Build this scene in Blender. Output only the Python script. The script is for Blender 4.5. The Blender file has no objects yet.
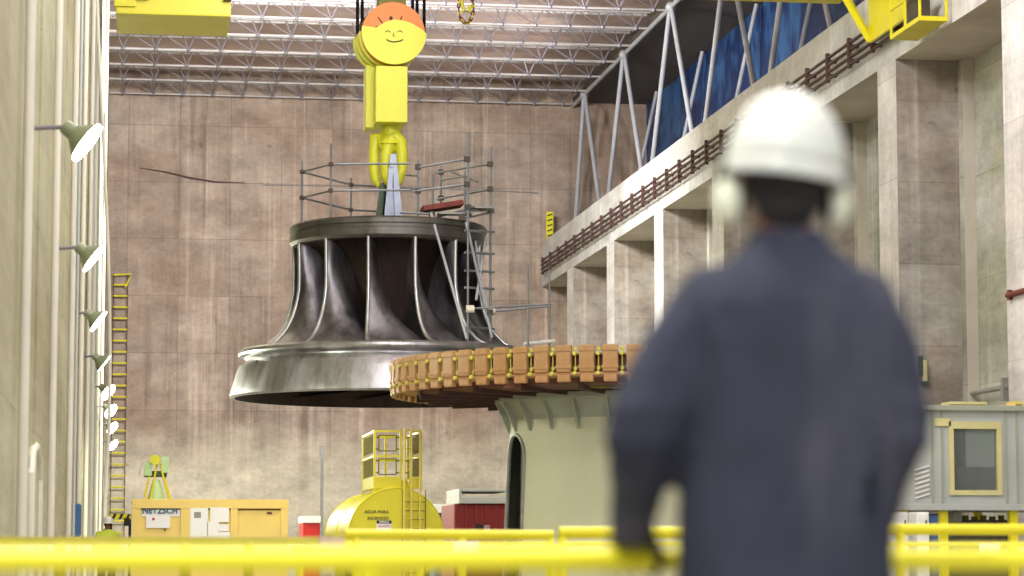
import bpy, bmesh, math, random
from mathutils import Vector, Matrix, noise
random.seed(7)
PI = math.pi
S, C_ = math.sin, math.cos
scn = bpy.context.scene
col = scn.collection
V = Vector

# ------------------------------------------------------------------ camera
FPX = 2600.0
PITCH = math.atan(264 / FPX)
YAW = math.atan(382 / FPX * C_(PITCH))
CAM = V((0, 0, 1.0))
Fv = V((S(YAW) * C_(PITCH), C_(YAW) * C_(PITCH), S(PITCH)))
Rv = V((C_(YAW), -S(YAW), 0))
Uv = V((-S(YAW) * S(PITCH), -C_(YAW) * S(PITCH), C_(PITCH)))
cam = bpy.data.cameras.new('camera')
cam.sensor_width = 36.0
cam.lens = FPX / 1024 * 36
cam.clip_end = 400
cam.dof.use_dof = True
cam.dof.focus_distance = 68
cam.dof.aperture_fstop = cam.lens / 42.0
cam.dof.aperture_blades = 9
co = bpy.data.objects.new('camera', cam)
col.objects.link(co)
mr = Matrix((Rv, Uv, -Fv)).transposed().to_4x4()
co.matrix_world = Matrix.Translation(CAM) @ mr
scn.camera = co


def ray(px, py):
    return Rv * ((px - 512) / FPX) + Uv * ((288 - py) / FPX) + Fv


def W(px, py, Y):
    q = ray(px, py)
    return CAM + q * (Y / q.y)


def WX(px, py, X):
    q = ray(px, py)
    return CAM + q * (X / q.x)


def WZ(px, py, Z):
    q = ray(px, py)
    return CAM + q * ((Z - 1) / q.z)


# ------------------------------------------------------------------ materials
def new_mat(name):
    m = bpy.data.materials.new(name)
    m.use_nodes = True
    nt = m.node_tree
    return m, nt, nt.nodes['Principled BSDF']


def srgb(r, g, b):
    f = lambda c: (c / 255 / 12.92) if c / 255 <= 0.04045 else ((c / 255 + 0.055) / 1.055) ** 2.4
    return (f(r), f(g), f(b), 1)


def mix_rgb(nt, a, b, fac, mode='MIX'):
    n = nt.nodes.new('ShaderNodeMix')
    n.data_type = 'RGBA'
    n.blend_type = mode
    for sock, val in ((n.inputs[6], a), (n.inputs[7], b), (n.inputs[0], fac)):
        if hasattr(val, 'links') or hasattr(val, 'is_linked'):
            nt.links.new(val, sock)
        else:
            sock.default_value = val
    return n.outputs[2]


def ramp(nt, src, p0, p1, c0=0.0, c1=1.0):
    n = nt.nodes.new('ShaderNodeMapRange')
    n.inputs[1].default_value = p0
    n.inputs[2].default_value = p1
    n.inputs[3].default_value = c0
    n.inputs[4].default_value = c1
    nt.links.new(src, n.inputs[0])
    return n.outputs[0]


def noise_tex(nt, vec, scale, detail=4, rough=0.55):
    n = nt.nodes.new('ShaderNodeTexNoise')
    n.inputs['Scale'].default_value = scale
    n.inputs['Detail'].default_value = detail
    n.inputs['Roughness'].default_value = rough
    if vec is not None:
        nt.links.new(vec, n.inputs['Vector'])
    return n.outputs[0]


def mapping(nt, vec, scale=(1, 1, 1), loc=(0, 0, 0)):
    n = nt.nodes.new('ShaderNodeMapping')
    n.inputs['Scale'].default_value = scale
    n.inputs['Location'].default_value = loc
    nt.links.new(vec, n.inputs['Vector'])
    return n.outputs[0]


def paint(name, c, rough=0.5, metal=0.0, var=0.12, scale=3.0, bump=0.0, spec=None, dirt=None, dirt_amt=0.3):
    m, nt, bs = new_mat(name)
    tc = nt.nodes.new('ShaderNodeTexCoord').outputs['Object']
    n1 = noise_tex(nt, tc, scale, 5)
    dark = tuple(x * (1 - var * 2) for x in c[:3]) + (1,)
    out = mix_rgb(nt, dark, c, ramp(nt, n1, 0.3, 0.62))
    if dirt:
        n2 = noise_tex(nt, mapping(nt, tc, (1, 1, 0.35)), scale * 0.6, 6, 0.65)
        out = mix_rgb(nt, out, dirt, ramp(nt, n2, 0.5, 0.75, 0, dirt_amt))
    nt.links.new(out, bs.inputs['Base Color'])
    bs.inputs['Roughness'].default_value = rough
    bs.inputs['Metallic'].default_value = metal
    if spec is not None:
        bs.inputs['Specular IOR Level'].default_value = spec
    if bump:
        b = nt.nodes.new('ShaderNodeBump')
        b.inputs['Strength'].default_value = bump
        nt.links.new(n1, b.inputs['Height'])
        nt.links.new(b.outputs[0], bs.inputs['Normal'])
    return m


def concrete(name, c1, c2, cs, plane='xz', pw=2.1, ph=2.4, line=0.35, off=(0, 0), low=None, streak=0.35, sf=1.0, contrast=1.0):
    """cast concrete with formwork panels, lift lines, rust-brown streaks"""
    m, nt, bs = new_mat(name)
    tc = nt.nodes.new('ShaderNodeTexCoord').outputs['Object']
    sp = nt.nodes.new('ShaderNodeSeparateXYZ')
    nt.links.new(tc, sp.inputs[0])
    cb = nt.nodes.new('ShaderNodeCombineXYZ')
    nt.links.new(sp.outputs[0 if plane[0] == 'x' else 1], cb.inputs[0])
    nt.links.new(sp.outputs[2 if plane[1] == 'z' else 1], cb.inputs[1])
    uv = mapping(nt, cb.outputs[0], (1, 1, 1), (off[0], off[1], 0))
    br = nt.nodes.new('ShaderNodeTexBrick')
    br.offset = 0
    br.squash = 1
    nt.links.new(uv, br.inputs['Vector'])
    br.inputs['Color1'].default_value = c1
    br.inputs['Color2'].default_value = c2
    br.inputs['Mortar'].default_value = tuple(x * (1 - line) for x in c1[:3]) + (1,)
    br.inputs['Scale'].default_value = 1
    br.inputs['Mortar Size'].default_value = 0.022
    br.inputs['Mortar Smooth'].default_value = 0.6
    br.inputs['Brick Width'].default_value = pw
    br.inputs['Row Height'].default_value = ph
    out = br.outputs['Color']
    # a finer board pattern
    b2 = nt.nodes.new('ShaderNodeTexBrick')
    b2.offset = 0
    nt.links.new(uv, b2.inputs['Vector'])
    b2.inputs['Color1'].default_value = (1, 1, 1, 1)
    b2.inputs['Color2'].default_value = (0.86, 0.86, 0.86, 1)
    b2.inputs['Mortar'].default_value = (0.8, 0.8, 0.8, 1)
    b2.inputs['Scale'].default_value = 1
    b2.inputs['Mortar Size'].default_value = 0.012
    b2.inputs['Brick Width'].default_value = pw / 4
    b2.inputs['Row Height'].default_value = ph / 2
    out = mix_rgb(nt, out, b2.outputs['Color'], 0.6, 'MULTIPLY')
    big = noise_tex(nt, mapping(nt, uv, (0.16 * min(1, sf * 1.6), 0.22, 1)), 1.0, 5, 0.6)
    out = mix_rgb(nt, out, cs, ramp(nt, big, 0.42, 0.62, 0, 0.75))
    st = noise_tex(nt, mapping(nt, uv, (1.3 * sf, 0.07, 1), (3, 1, 0)), 1.0, 6, 0.7)
    out = mix_rgb(nt, out, tuple(x * 0.5 for x in cs[:3]) + (1,), ramp(nt, st, 0.52, 0.72, 0, streak))
    st2 = noise_tex(nt, mapping(nt, uv, (2.2 * sf, 0.05, 1), (31, 7, 0)), 1.0, 6, 0.7)
    out = mix_rgb(nt, out, tuple(min(1, x * 1.5) for x in c1[:3]) + (1,), ramp(nt, st2, 0.54, 0.74, 0, streak))
    if low:  # paler tint low on the wall puts a patch of light into the colour
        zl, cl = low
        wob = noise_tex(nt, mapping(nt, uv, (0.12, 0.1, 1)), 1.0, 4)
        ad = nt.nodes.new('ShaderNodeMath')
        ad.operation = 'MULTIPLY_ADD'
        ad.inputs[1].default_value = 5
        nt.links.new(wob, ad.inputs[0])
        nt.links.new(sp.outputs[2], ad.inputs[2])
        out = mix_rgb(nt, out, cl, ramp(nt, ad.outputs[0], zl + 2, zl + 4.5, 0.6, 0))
    fine = noise_tex(nt, mapping(nt, uv, (sf, 1, 1)), 6, 6, 0.7)
    fm = ramp(nt, fine, 0.3, 0.7, 0.88, 1.07)
    patch = noise_tex(nt, mapping(nt, uv, (0.55 * sf, 0.8, 1), (17, 3, 0)), 1.0, 7, 0.72)
    out = mix_rgb(nt, out, ramp(nt, patch, 0.35, 0.65, 1 - 0.22 * contrast, 1 + 0.14 * contrast), 1.0, 'MULTIPLY')
    out = mix_rgb(nt, out, fm, 1.0, 'MULTIPLY')
    # small dark spalls
    sp2 = noise_tex(nt, mapping(nt, uv, (1, 1, 1), (9, 4, 0)), 1.7, 3, 0.5)
    out = mix_rgb(nt, out, tuple(x * 0.35 for x in cs[:3]) + (1,), ramp(nt, sp2, 0.70, 0.76, 0, 0.5))
    nt.links.new(out, bs.inputs['Base Color'])
    bs.inputs['Roughness'].default_value = 0.85
    bs.inputs['Specular IOR Level'].default_value = 0.2
    bp = nt.nodes.new('ShaderNodeBump')
    bp.inputs['Strength'].default_value = 0.1
    bp.inputs['Distance'].default_value = 0.03
    nt.links.new(fine, bp.inputs['Height'])
    nt.links.new(bp.outputs[0], bs.inputs['Normal'])
    return m


def emit(name, c, s):
    m, nt, bs = new_mat(name)
    bs.inputs['Base Color'].default_value = (0.8, 0.8, 0.8, 1)
    bs.inputs['Emission Color'].default_value = c
    bs.inputs['Emission Strength'].default_value = s
    return m


def ribbed(name, c1, c2, axis='x', scale=6.0, rough=0.5, metal=0.0, extra=None, cn=0.25):
    m, nt, bs = new_mat(name)
    tc = nt.nodes.new('ShaderNodeTexCoord').outputs['Object']
    w = nt.nodes.new('ShaderNodeTexWave')
    w.bands_direction = axis.upper()
    w.inputs['Scale'].default_value = scale
    w.inputs['Distortion'].default_value = 0.3
    nt.links.new(tc, w.inputs['Vector'])
    out = mix_rgb(nt, c1, c2, w.outputs['Color'])
    n = noise_tex(nt, tc, cn, 5)
    if extra:
        out = mix_rgb(nt, out, extra, ramp(nt, n, 0.45, 0.62, 0, 0.8))
    nt.links.new(out, bs.inputs['Base Color'])
    bs.inputs['Roughness'].default_value = rough
    bs.inputs['Metallic'].default_value = metal
    b = nt.nodes.new('ShaderNodeBump')
    b.inputs['Strength'].default_value = 0.5
    b.inputs['Distance'].default_value = 0.05
    nt.links.new(w.outputs['Fac'], b.inputs['Height'])
    nt.links.new(b.outputs[0], bs.inputs['Normal'])
    return m


M = {}
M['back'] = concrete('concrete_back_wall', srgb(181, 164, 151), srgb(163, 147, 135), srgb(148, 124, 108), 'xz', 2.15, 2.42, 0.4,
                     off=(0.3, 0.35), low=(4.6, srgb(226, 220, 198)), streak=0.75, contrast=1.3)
M['left'] = concrete('concrete_left_wall', srgb(190, 188, 158), srgb(182, 178, 146), srgb(152, 140, 106), 'yz', 30, 2.4, 0.15, streak=0.2, sf=0.12, contrast=0.8)
M['recess'] = concrete('concrete_recess', srgb(206, 206, 200), srgb(186, 184, 176), srgb(156, 156, 132), 'yz', 30, 2.4, 0.3, streak=0.5, sf=0.6, contrast=1.3)
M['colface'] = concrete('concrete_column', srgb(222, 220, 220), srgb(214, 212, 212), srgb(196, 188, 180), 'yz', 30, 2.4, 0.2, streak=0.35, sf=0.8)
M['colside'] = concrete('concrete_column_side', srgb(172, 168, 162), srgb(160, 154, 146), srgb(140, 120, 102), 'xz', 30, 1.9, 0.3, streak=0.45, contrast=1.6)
M['beam'] = concrete('concrete_beam', srgb(218, 218, 220), srgb(210, 210, 210), srgb(192, 188, 180), 'yz', 8.9, 30, 0.35, streak=0.5, sf=0.5, contrast=0.9)
M['plain'] = paint('concrete_plain', srgb(196, 188, 176), 0.85, var=0.1, scale=0.7, spec=0.2, dirt=srgb(158, 146, 124), dirt_amt=0.7)
M['floor'] = paint('floor_epoxy', srgb(158, 154, 142), 0.45, var=0.1, scale=0.4)
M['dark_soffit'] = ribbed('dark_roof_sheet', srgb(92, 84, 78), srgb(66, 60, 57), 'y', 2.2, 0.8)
M['ceil'] = ribbed('roof_sheet', srgb(222, 200, 190), srgb(176, 152, 144), 'y', 1.4, 0.6, extra=srgb(166, 140, 130))
M['blue'] = ribbed('blue_cladding', srgb(20, 54, 112), srgb(10, 32, 74), 'y', 1.1, 0.5, extra=srgb(58, 104, 160), cn=0.7)
M['yellow'] = paint('crane_yellow', srgb(222, 212, 22), 0.38, var=0.04, scale=1.5)
M['yellow_block'] = paint('block_yellow', srgb(224, 224, 52), 0.45, var=0.03, scale=1.5)
M['rail_yellow'] = paint('rail_yellow', srgb(245, 232, 30), 0.4, var=0.03, scale=4)
M['orange'] = paint('sheave_orange', srgb(240, 132, 52), 0.5, var=0.05)
M['amber'] = paint('container_amber', srgb(238, 210, 118), 0.5, var=0.04, scale=1)
M['black'] = paint('black', (0.012, 0.012, 0.014, 1), 0.6)
M['rope'] = paint('wire_rope', (0.012, 0.014, 0.02, 1), 1.0, scale=10, spec=0.0)
M['pipe'] = paint('galvanised_tube', srgb(146, 150, 158), 0.4, metal=0.45, var=0.15, scale=2)
M['strut'] = paint('strut_paint', srgb(178, 180, 188), 0.45, metal=0.1, var=0.1, scale=0.8, dirt=srgb(120, 90, 74))
M['truss'] = paint('truss_steel', srgb(190, 184, 184), 0.4, metal=0.3, var=0.1, scale=1.5)
M['web'] = paint('web_steel', srgb(136, 130, 138), 0.45, metal=0.3, var=0.1, scale=1.5)
M['cream_pipe'] = paint('cream_pipe', srgb(226, 222, 206), 0.5, var=0.05, scale=1)
M['lug'] = paint('lug_grey', srgb(150, 158, 176), 0.4, metal=0.3, var=0.08, scale=2)
M['rust'] = paint('conductor_brown', srgb(88, 62, 58), 0.7, var=0.2)
M['redplank'] = paint('red_plank', srgb(134, 62, 54), 0.75, var=0.15, scale=3)
M['ringbrown'] = paint('ring_maroon', srgb(110, 66, 48), 0.65, var=0.15, scale=1.5)
M['block'] = paint('block_orange', srgb(186, 144, 92), 0.5, var=0.16, scale=1.6, dirt=srgb(130, 74, 46), dirt_amt=0.8)
M['nut'] = paint('nut_green', srgb(206, 200, 84), 0.5)
M['drum'] = paint('drum_cream', srgb(206, 206, 178), 0.6, var=0.03, scale=0.5, dirt=srgb(176, 176, 146), dirt_amt=0.3)
M['flange'] = paint('flange_green', srgb(164, 170, 154), 0.5, var=0.06, scale=1)
M['olive'] = paint('olive', srgb(122, 116, 30), 0.6)
M['cabin'] = paint('cabin_grey', srgb(184, 190, 188), 0.5, var=0.05, scale=1, dirt=srgb(190, 188, 164), dirt_amt=0.6)
M['cabin_frame'] = paint('cabin_cream', srgb(214, 208, 150), 0.5, var=0.05)
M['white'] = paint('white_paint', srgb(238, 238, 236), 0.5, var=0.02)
M['red'] = paint('red_paint', srgb(206, 40, 36), 0.45)
M['wine'] = paint('wine_paint', srgb(134, 34, 34), 0.5, var=0.06, scale=1)
M['bluepaint'] = paint('blue_paint', srgb(58, 100, 150), 0.5)
M['teal'] = paint('letter_blue', srgb(30, 90, 130), 0.5)
M['green'] = paint('pale_green', srgb(190, 222, 160), 0.5, var=0.05)
M['greendark'] = paint('lamp_green', srgb(140, 148, 116), 0.45)
M['dkgreen'] = paint('dark_green', srgb(60, 84, 50), 0.5)
M['machine'] = paint('machine_dark', srgb(70, 62, 54), 0.6, var=0.2, scale=4)
M['grey'] = paint('grey_paint', srgb(150, 150, 145), 0.5)
M['chain'] = paint('chain_red', srgb(112, 44, 30), 0.6)
M['jacket'] = paint('jacket_cloth', srgb(60, 62, 76), 0.85, var=0.22, scale=3.5, bump=0.05, spec=0.15, dirt=srgb(106, 102, 110), dirt_amt=0.8)
M['trousers'] = paint('trouser_cloth', srgb(52, 54, 74), 0.85, var=0.1, scale=6, spec=0.2)
M['skin'] = paint('skin', srgb(132, 88, 64), 0.55, var=0.06, scale=8)
M['hair'] = paint('hair', srgb(26, 20, 18), 0.7, scale=30, var=0.2)
M['glove'] = paint('glove_dark', srgb(42, 38, 38), 0.8)
M['boot'] = paint('boot', srgb(30, 26, 24), 0.6)
M['helmet'] = paint('helmet_white', srgb(214, 214, 204), 0.3, var=0.02)
M['muff'] = paint('muff_cream', srgb(240, 240, 214), 0.45, var=0.03)
M['hivis'] = paint('hivis', srgb(206, 226, 70), 0.7)
M['mauve'] = paint('mauve', srgb(190, 160, 168), 0.6)
M['lamp_face'] = emit('lamp_face', (0.97, 1.0, 0.86, 1), 30)
M['lamp_dim'] = emit('lamp_face_soft', (0.93, 1.0, 0.95, 1), 14)

# glass
m, nt, bs = new_mat('glass_pane')
bs.inputs['Base Color'].default_value = (0.6, 0.66, 0.64, 1)
bs.inputs['Roughness'].default_value = 0.08
bs.inputs['Transmission Weight'].default_value = 0.85
bs.inputs['IOR'].default_value = 1.45
M['glass'] = m


def metal_mat(name, c1, c2, rough, sc=(1, 1, 0.3)):
    m, nt, bs = new_mat(name)
    tc = nt.nodes.new('ShaderNodeTexCoord').outputs['Object']
    n = noise_tex(nt, mapping(nt, tc, sc), 1.3, 7, 0.65)
    out = mix_rgb(nt, c1, c2, ramp(nt, n, 0.35, 0.65))
    n2 = noise_tex(nt, mapping(nt, tc, (2.5, 2.5, 0.35), (5, 5, 5)), 1.0, 6, 0.7)
    out = mix_rgb(nt, out, tuple(x * 0.5 for x in c1[:3]) + (1,), ramp(nt, n2, 0.5, 0.7, 0, 0.6))
    nt.links.new(out, bs.inputs['Base Color'])
    bs.inputs['Metallic'].default_value = 0.85
    rr = ramp(nt, n, 0.3, 0.7, rough - 0.1, rough + 0.12)
    nt.links.new(rr, bs.inputs['Roughness'])
    b = nt.nodes.new('ShaderNodeBump')
    b.inputs['Strength'].default_value = 0.12
    b.inputs['Distance'].default_value = 0.03
    nt.links.new(n2, b.inputs['Height'])
    nt.links.new(b.outputs[0], bs.inputs['Normal'])
    return m


M['runner_crown'] = metal_mat('runner_crown_steel', srgb(94, 91, 86), srgb(122, 119, 114), 0.5)
M['dull_rail'] = paint('dull_yellow', srgb(176, 166, 24), 0.55)
M['runner_blade'] = metal_mat('runner_blade_steel', srgb(80, 76, 78), srgb(156, 154, 160), 0.4)
M['runner_band'] = metal_mat('runner_band_steel', srgb(138, 138, 136), srgb(174, 172, 178), 0.36)
M['runner_edge'] = metal_mat('runner_edge_steel', srgb(190, 190, 192), srgb(214, 214, 214), 0.4)
M['runner_hub'] = metal_mat('runner_hub_steel', srgb(58, 48, 44), srgb(78, 66, 60), 0.6)


# ------------------------------------------------------------------ mesh builder
class MB:
    def __init__(self):
        self.bm = bmesh.new()
        self.weld = False

    def _xf(self, verts, mat):
        bmesh.ops.transform(self.bm, matrix=mat, verts=verts)

    def box(self, c, s, rz=0.0, mat=None, bevel=0.0):
        r = bmesh.ops.create_cube(self.bm, size=1)
        vs = r['verts']
        m = Matrix.Translation(V(c)) @ Matrix.Rotation(rz, 4, 'Z')
        if mat is not None:
            m = m @ mat
        m = m @ Matrix.Diagonal((s[0], s[1], s[2], 1))
        self._xf(vs, m)
        if bevel:
            es = list({e for v in vs for e in v.link_edges})
            bmesh.ops.bevel(self.bm, geom=es, offset=bevel, segments=2, affect='EDGES', profile=0.7)
        return self

    def b(self, x0, x1, y0, y1, z0, z1, bevel=0.0):
        return self.box(((x0 + x1) / 2, (y0 + y1) / 2, (z0 + z1) / 2), (abs(x1 - x0), abs(y1 - y0), abs(z1 - z0)), bevel=bevel)

    def cyl(self, p0, p1, r0, r1=None, seg=12, caps=True):
        p0, p1 = V(p0), V(p1)
        d = p1 - p0
        if d.length < 1e-6:
            return self
        r1 = r0 if r1 is None else r1
        q = d.to_track_quat('Z', 'Y').to_matrix().to_4x4()
        m = Matrix.Translation((p0 + p1) / 2) @ q
        r = bmesh.ops.create_cone(self.bm, cap_ends=caps, segments=seg, radius1=max(r0, 1e-5), radius2=max(r1, 1e-5), depth=d.length)
        self._xf(r['verts'], m)
        return self

    def sph(self, c, r, seg=16, rings=10, sc=(1, 1, 1), mat=None):
        k = bmesh.ops.create_uvsphere(self.bm, u_segments=seg, v_segments=rings, radius=r)
        m = Matrix.Translation(V(c))
        if mat is not None:
            m = m @ mat
        m = m @ Matrix.Diagonal((sc[0], sc[1], sc[2], 1))
        self._xf(k['verts'], m)
        return self

    def tube(self, pts, r, seg=8, closed=False):
        """swept tube through points; r number or list"""
        pts = [V(p) for p in pts]
        n = len(pts)
        rs = r if isinstance(r, (list, tuple)) else [r] * n
        rings = []
        up = None
        for i, p in enumerate(pts):
            if closed:
                t = pts[(i + 1) % n] - pts[i - 1]
            else:
                t = pts[min(i + 1, n - 1)] - pts[max(i - 1, 0)]
            t.normalize()
            if up is None:
                up = V((0, 0, 1)) if abs(t.z) < 0.9 else V((1, 0, 0))
            a = t.cross(up)
            if a.length < 1e-4:
                a = t.cross(V((0, 1, 0)))
            a.normalize()
            b = a.cross(t)
            b.normalize()
            up = b
            rings.append([self.bm.verts.new(p + a * (rs[i] * C_(2 * PI * k / seg)) + b * (rs[i] * S(2 * PI * k / seg))) for k in range(seg)])
        m = n if closed else n - 1
        for i in range(m):
            A, B = rings[i], rings[(i + 1) % n]
            for k in range(seg):
                self.bm.faces.new((A[k], A[(k + 1) % seg], B[(k + 1) % seg], B[k]))
        if not closed:
            self.bm.faces.new(rings[0][::-1])
            self.bm.faces.new(rings[-1])
        return self

    def lathe(self, prof, c, seg=64, a0=0.0, a1=2 * PI, skip=None, closed_prof=False):
        full = abs(a1 - a0 - 2 * PI) < 1e-6
        self.weld = True
        n = seg if full else seg + 1
        rings = []
        for i in range(n):
            a = a0 + (a1 - a0) * i / seg
            rings.append([self.bm.verts.new((c[0] + r * S(a), c[1] - r * C_(a), c[2] + z)) for (r, z) in prof])
        mm = len(prof) if closed_prof else len(prof) - 1
        for i in range(seg):
            A, B = rings[i], rings[(i + 1) % n]
            for k in range(mm):
                k2 = (k + 1) % len(prof)
                if skip and skip(a0 + (a1 - a0) * (i + .5) / seg, (prof[k][1] + prof[k2][1]) / 2):
                    continue
                try:
                    self.bm.faces.new((A[k], A[k2], B[k2], B[k]))
                except ValueError:
                    pass
        return self

    def prism(self, poly, y0, y1, T=None):
        """polygon in XZ extruded along Y (or transformed by T)"""
        a = [self.bm.verts.new((x, y0, z)) for x, z in poly]
        b = [self.bm.verts.new((x, y1, z)) for x, z in poly]
        n = len(poly)
        self.bm.faces.new(a)
        self.bm.faces.new(b[::-1])
        for i in range(n):
            self.bm.faces.new((a[i], b[i], b[(i + 1) % n], a[(i + 1) % n]))
        if T is not None:
            self._xf(a + b, T)
        return self

    def grid(self, fn, nu, nv, thick=0.0):
        vs = [[self.bm.verts.new(fn(i / nu, j / nv)) for j in range(nv + 1)] for i in range(nu + 1)]
        for i in range(nu):
            for j in range(nv):
                self.bm.faces.new((vs[i][j], vs[i + 1][j], vs[i + 1][j + 1], vs[i][j + 1]))
        return self

    def split(self, name, mat, parent, smooth=False, angle=35):
        """every separate piece becomes an object of its own"""
        self.bm.verts.index_update()
        seen = set()
        out = []
        for v0 in self.bm.verts:
            if v0 in seen:
                continue
            st, isl = [v0], []
            seen.add(v0)
            while st:
                v = st.pop()
                isl.append(v)
                for e in v.link_edges:
                    w_ = e.other_vert(v)
                    if w_ not in seen:
                        seen.add(w_)
                        st.append(w_)
            m2 = MB()
            mp = {v: m2.bm.verts.new(v.co) for v in isl}
            fs = {f for v in isl for f in v.link_faces}
            for f in sorted(fs, key=lambda f: min(mp[v].co.z for v in f.verts)):
                m2.bm.faces.new([mp[v] for v in f.verts])
            out.append(m2.build(name, mat, parent, smooth, angle))
        self.bm.free()
        return out

    def build(self, name, mat, parent=None, smooth=False, angle=35):
        if self.weld:
            bmesh.ops.remove_doubles(self.bm, verts=self.bm.verts, dist=1e-5)
        bmesh.ops.recalc_face_normals(self.bm, faces=self.bm.faces)
        me = bpy.data.meshes.new(name)
        if smooth:
            for f in self.bm.faces:
                f.smooth = True
            lim = math.radians(angle)
            for e in self.bm.edges:
                if len(e.link_faces) == 2 and e.calc_face_angle(0) > lim:
                    e.smooth = False
        self.bm.to_mesh(me)
        self.bm.free()
        o = bpy.data.objects.new(name, me)
        if mat is not None:
            me.materials.append(mat)
        col.objects.link(o)
        if parent is not None:
            adopt(o, parent)
        return o


WMAT = {}


def adopt(o, parent):
    o.parent = parent
    p = parent
    # world matrix of the chain
    T = WMAT.get(p.name, Matrix.Identity(4))
    o.matrix_parent_inverse = T.inverted()
    WMAT[o.name] = Matrix.Identity(4)


def tag(o, label=None, cat=None, group=None, kind=None):
    if label:
        o['label'] = label
    if cat:
        o['category'] = cat
    if group:
        o['group'] = group
    if kind:
        o['kind'] = kind
    return o


def thing(name, label, cat, loc=(0, 0, 0), group=None):
    o = bpy.data.objects.new(name, None)
    col.objects.link(o)
    o.location = loc
    o.empty_display_size = 0.2
    WMAT[o.name] = Matrix.Translation(V(loc))
    return tag(o, label, cat, group)


def struct(o, label=None):
    o['kind'] = 'structure'
    if label:
        o['label'] = label
    return o


def kids(o):
    return [c for c in bpy.data.objects if c.parent == o]


def copy_tree(o, parent=None, loc=None, label=None):
    c = o.copy()
    col.objects.link(c)
    if parent:
        c.parent = parent
    if loc is not None:
        c.location = loc
    if label:
        c['label'] = label
    for ch in kids(o):
        copy_tree(ch, c)
    return c


def text(name, s, loc, size, mat, parent, rz=0.0, ax='CENTER', ext=0.004, sx=1.0):
    cu = bpy.data.curves.new(name, 'FONT')
    cu.body = s
    cu.size = size
    cu.align_x = ax
    cu.align_y = 'CENTER'
    cu.extrude = ext
    cu.offset = size * 0.02
    cu.materials.append(mat)
    tmp = bpy.data.objects.new(name + '_tmp', cu)
    col.objects.link(tmp)
    dg = bpy.context.evaluated_depsgraph_get()
    dg.update()
    me = bpy.data.meshes.new_from_object(tmp.evaluated_get(dg))
    bpy.data.objects.remove(tmp, do_unlink=True)
    me.transform(Matrix.Translation(V(loc)) @ Matrix.Rotation(rz, 4, 'Z') @ Matrix.Rotation(PI / 2, 4, 'X') @ Matrix.Diagonal((sx, 1, 1, 1)))
    o = bpy.data.objects.new(name, me)
    col.objects.link(o)
    adopt(o, parent)
    return o


# ================================================================== SETTING
XR = 17.39      # face of the right-hand columns and crane beam
XW = 19.15      # wall at the back of the bays
YB = 110.0
ZT = 14.28      # top of crane beam
ZU = 12.36      # underside of crane beam
XL = -1.15

o = MB().b(-2, 30, -6, 111, -0.4, 0).build('floor', M['floor'])
struct(o, 'grey hall floor')
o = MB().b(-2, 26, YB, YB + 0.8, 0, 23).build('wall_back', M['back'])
struct(o, 'tall stained concrete end wall of the hall')
o = MB().b(XL - 0.6, XL, 8, YB, 0, 22).build('wall_left', M['left'])
struct(o, 'yellowish concrete wall at the left')
# shallow pilasters on the left wall belong to it
mb = MB()
for y in (31, 42.5, 52.5, 62, 70.5, 79, 88, 97):
    mb.b(XL, XL + 0.03, y, y + 2.4, 0, 22)
o = mb.build('trim_left_pilasters', M['left'])
struct(o, 'shallow pilasters on the left concrete wall')
# right wall
mb = MB()
mb.b(XW, XW + 0.6, 20, YB, 0, ZU)
o = mb.build('wall_right', M['recess'])
struct(o, 'concrete wall at the back of the right hand bays')
mb = MB()
mb.b(XR, XW + 0.6, 20, YB - 0.02, ZU, ZU + 0.48)
mb.b(XR + 0.06, XW + 0.6, 20, YB - 0.02, ZU + 0.48, ZU + 1.0)
mb.b(XR, XR + 0.35, 20, YB - 0.02, ZU + 1.0, ZT)
mb.b(XR + 0.35, 22.6, 20, YB - 0.02, ZU + 1.0, ZT - 0.5)
o = mb.build('trim_crane_beam', M['beam'])
o.data.materials.append(M['plain'])
for p in o.data.polygons:
    if abs(p.normal.x) < 0.5:
        p.material_index = 1
struct(o, 'long pale concrete crane beam above the right hand columns')
COLY = [103.5 - 8.9 * k for k in range(9)]
ords = ['farthest', 'second from the far end', 'third from the far end', 'fourth from the far end', 'fifth from the far end, behind the worker',
        'sixth from the far end, right of the hard hat', 'seventh from the far end, at the photo edge', 'eighth from the far end', 'ninth from the far end']
for k, y in enumerate(COLY):
    a = MB().b(XR, XW + 0.1, y - 1.5, y, 0, ZU)
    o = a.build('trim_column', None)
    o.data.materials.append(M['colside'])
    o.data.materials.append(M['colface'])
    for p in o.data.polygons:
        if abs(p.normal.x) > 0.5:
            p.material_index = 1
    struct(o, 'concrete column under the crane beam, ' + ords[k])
    # ledge and seat in each bay
    mb = MB().b(XW - 0.28, XW, y, y + 0.35, 0, ZU)
    mb.b(XW - 0.28, XW, y - 1.85, y - 1.5, 0, ZU)
    o = mb.build('trim_bay_reveal', M['recess'])
    o.data.materials.append(M['plain'])
    for p in o.data.polygons:
        if abs(p.normal.x) < 0.5:
            p.material_index = 1
    struct(o, 'narrow concrete reveal beside the column ' + ords[k])

# upper right cladding, soffit, ceiling
o = MB().b(22.0, 22.25, 20, YB, ZT - 0.9, 20.6).build('wall_right_cladding', M['blue'])
struct(o, 'dark blue sheet cladding above the crane beam')
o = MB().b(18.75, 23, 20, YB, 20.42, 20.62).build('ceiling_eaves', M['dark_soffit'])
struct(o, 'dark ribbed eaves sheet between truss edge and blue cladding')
o = MB().b(-2, 23, -6, YB, 21.35, 21.5).build('ceiling', M['ceil'])
struct(o, 'brownish ribbed metal roof above the trusses')

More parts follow.
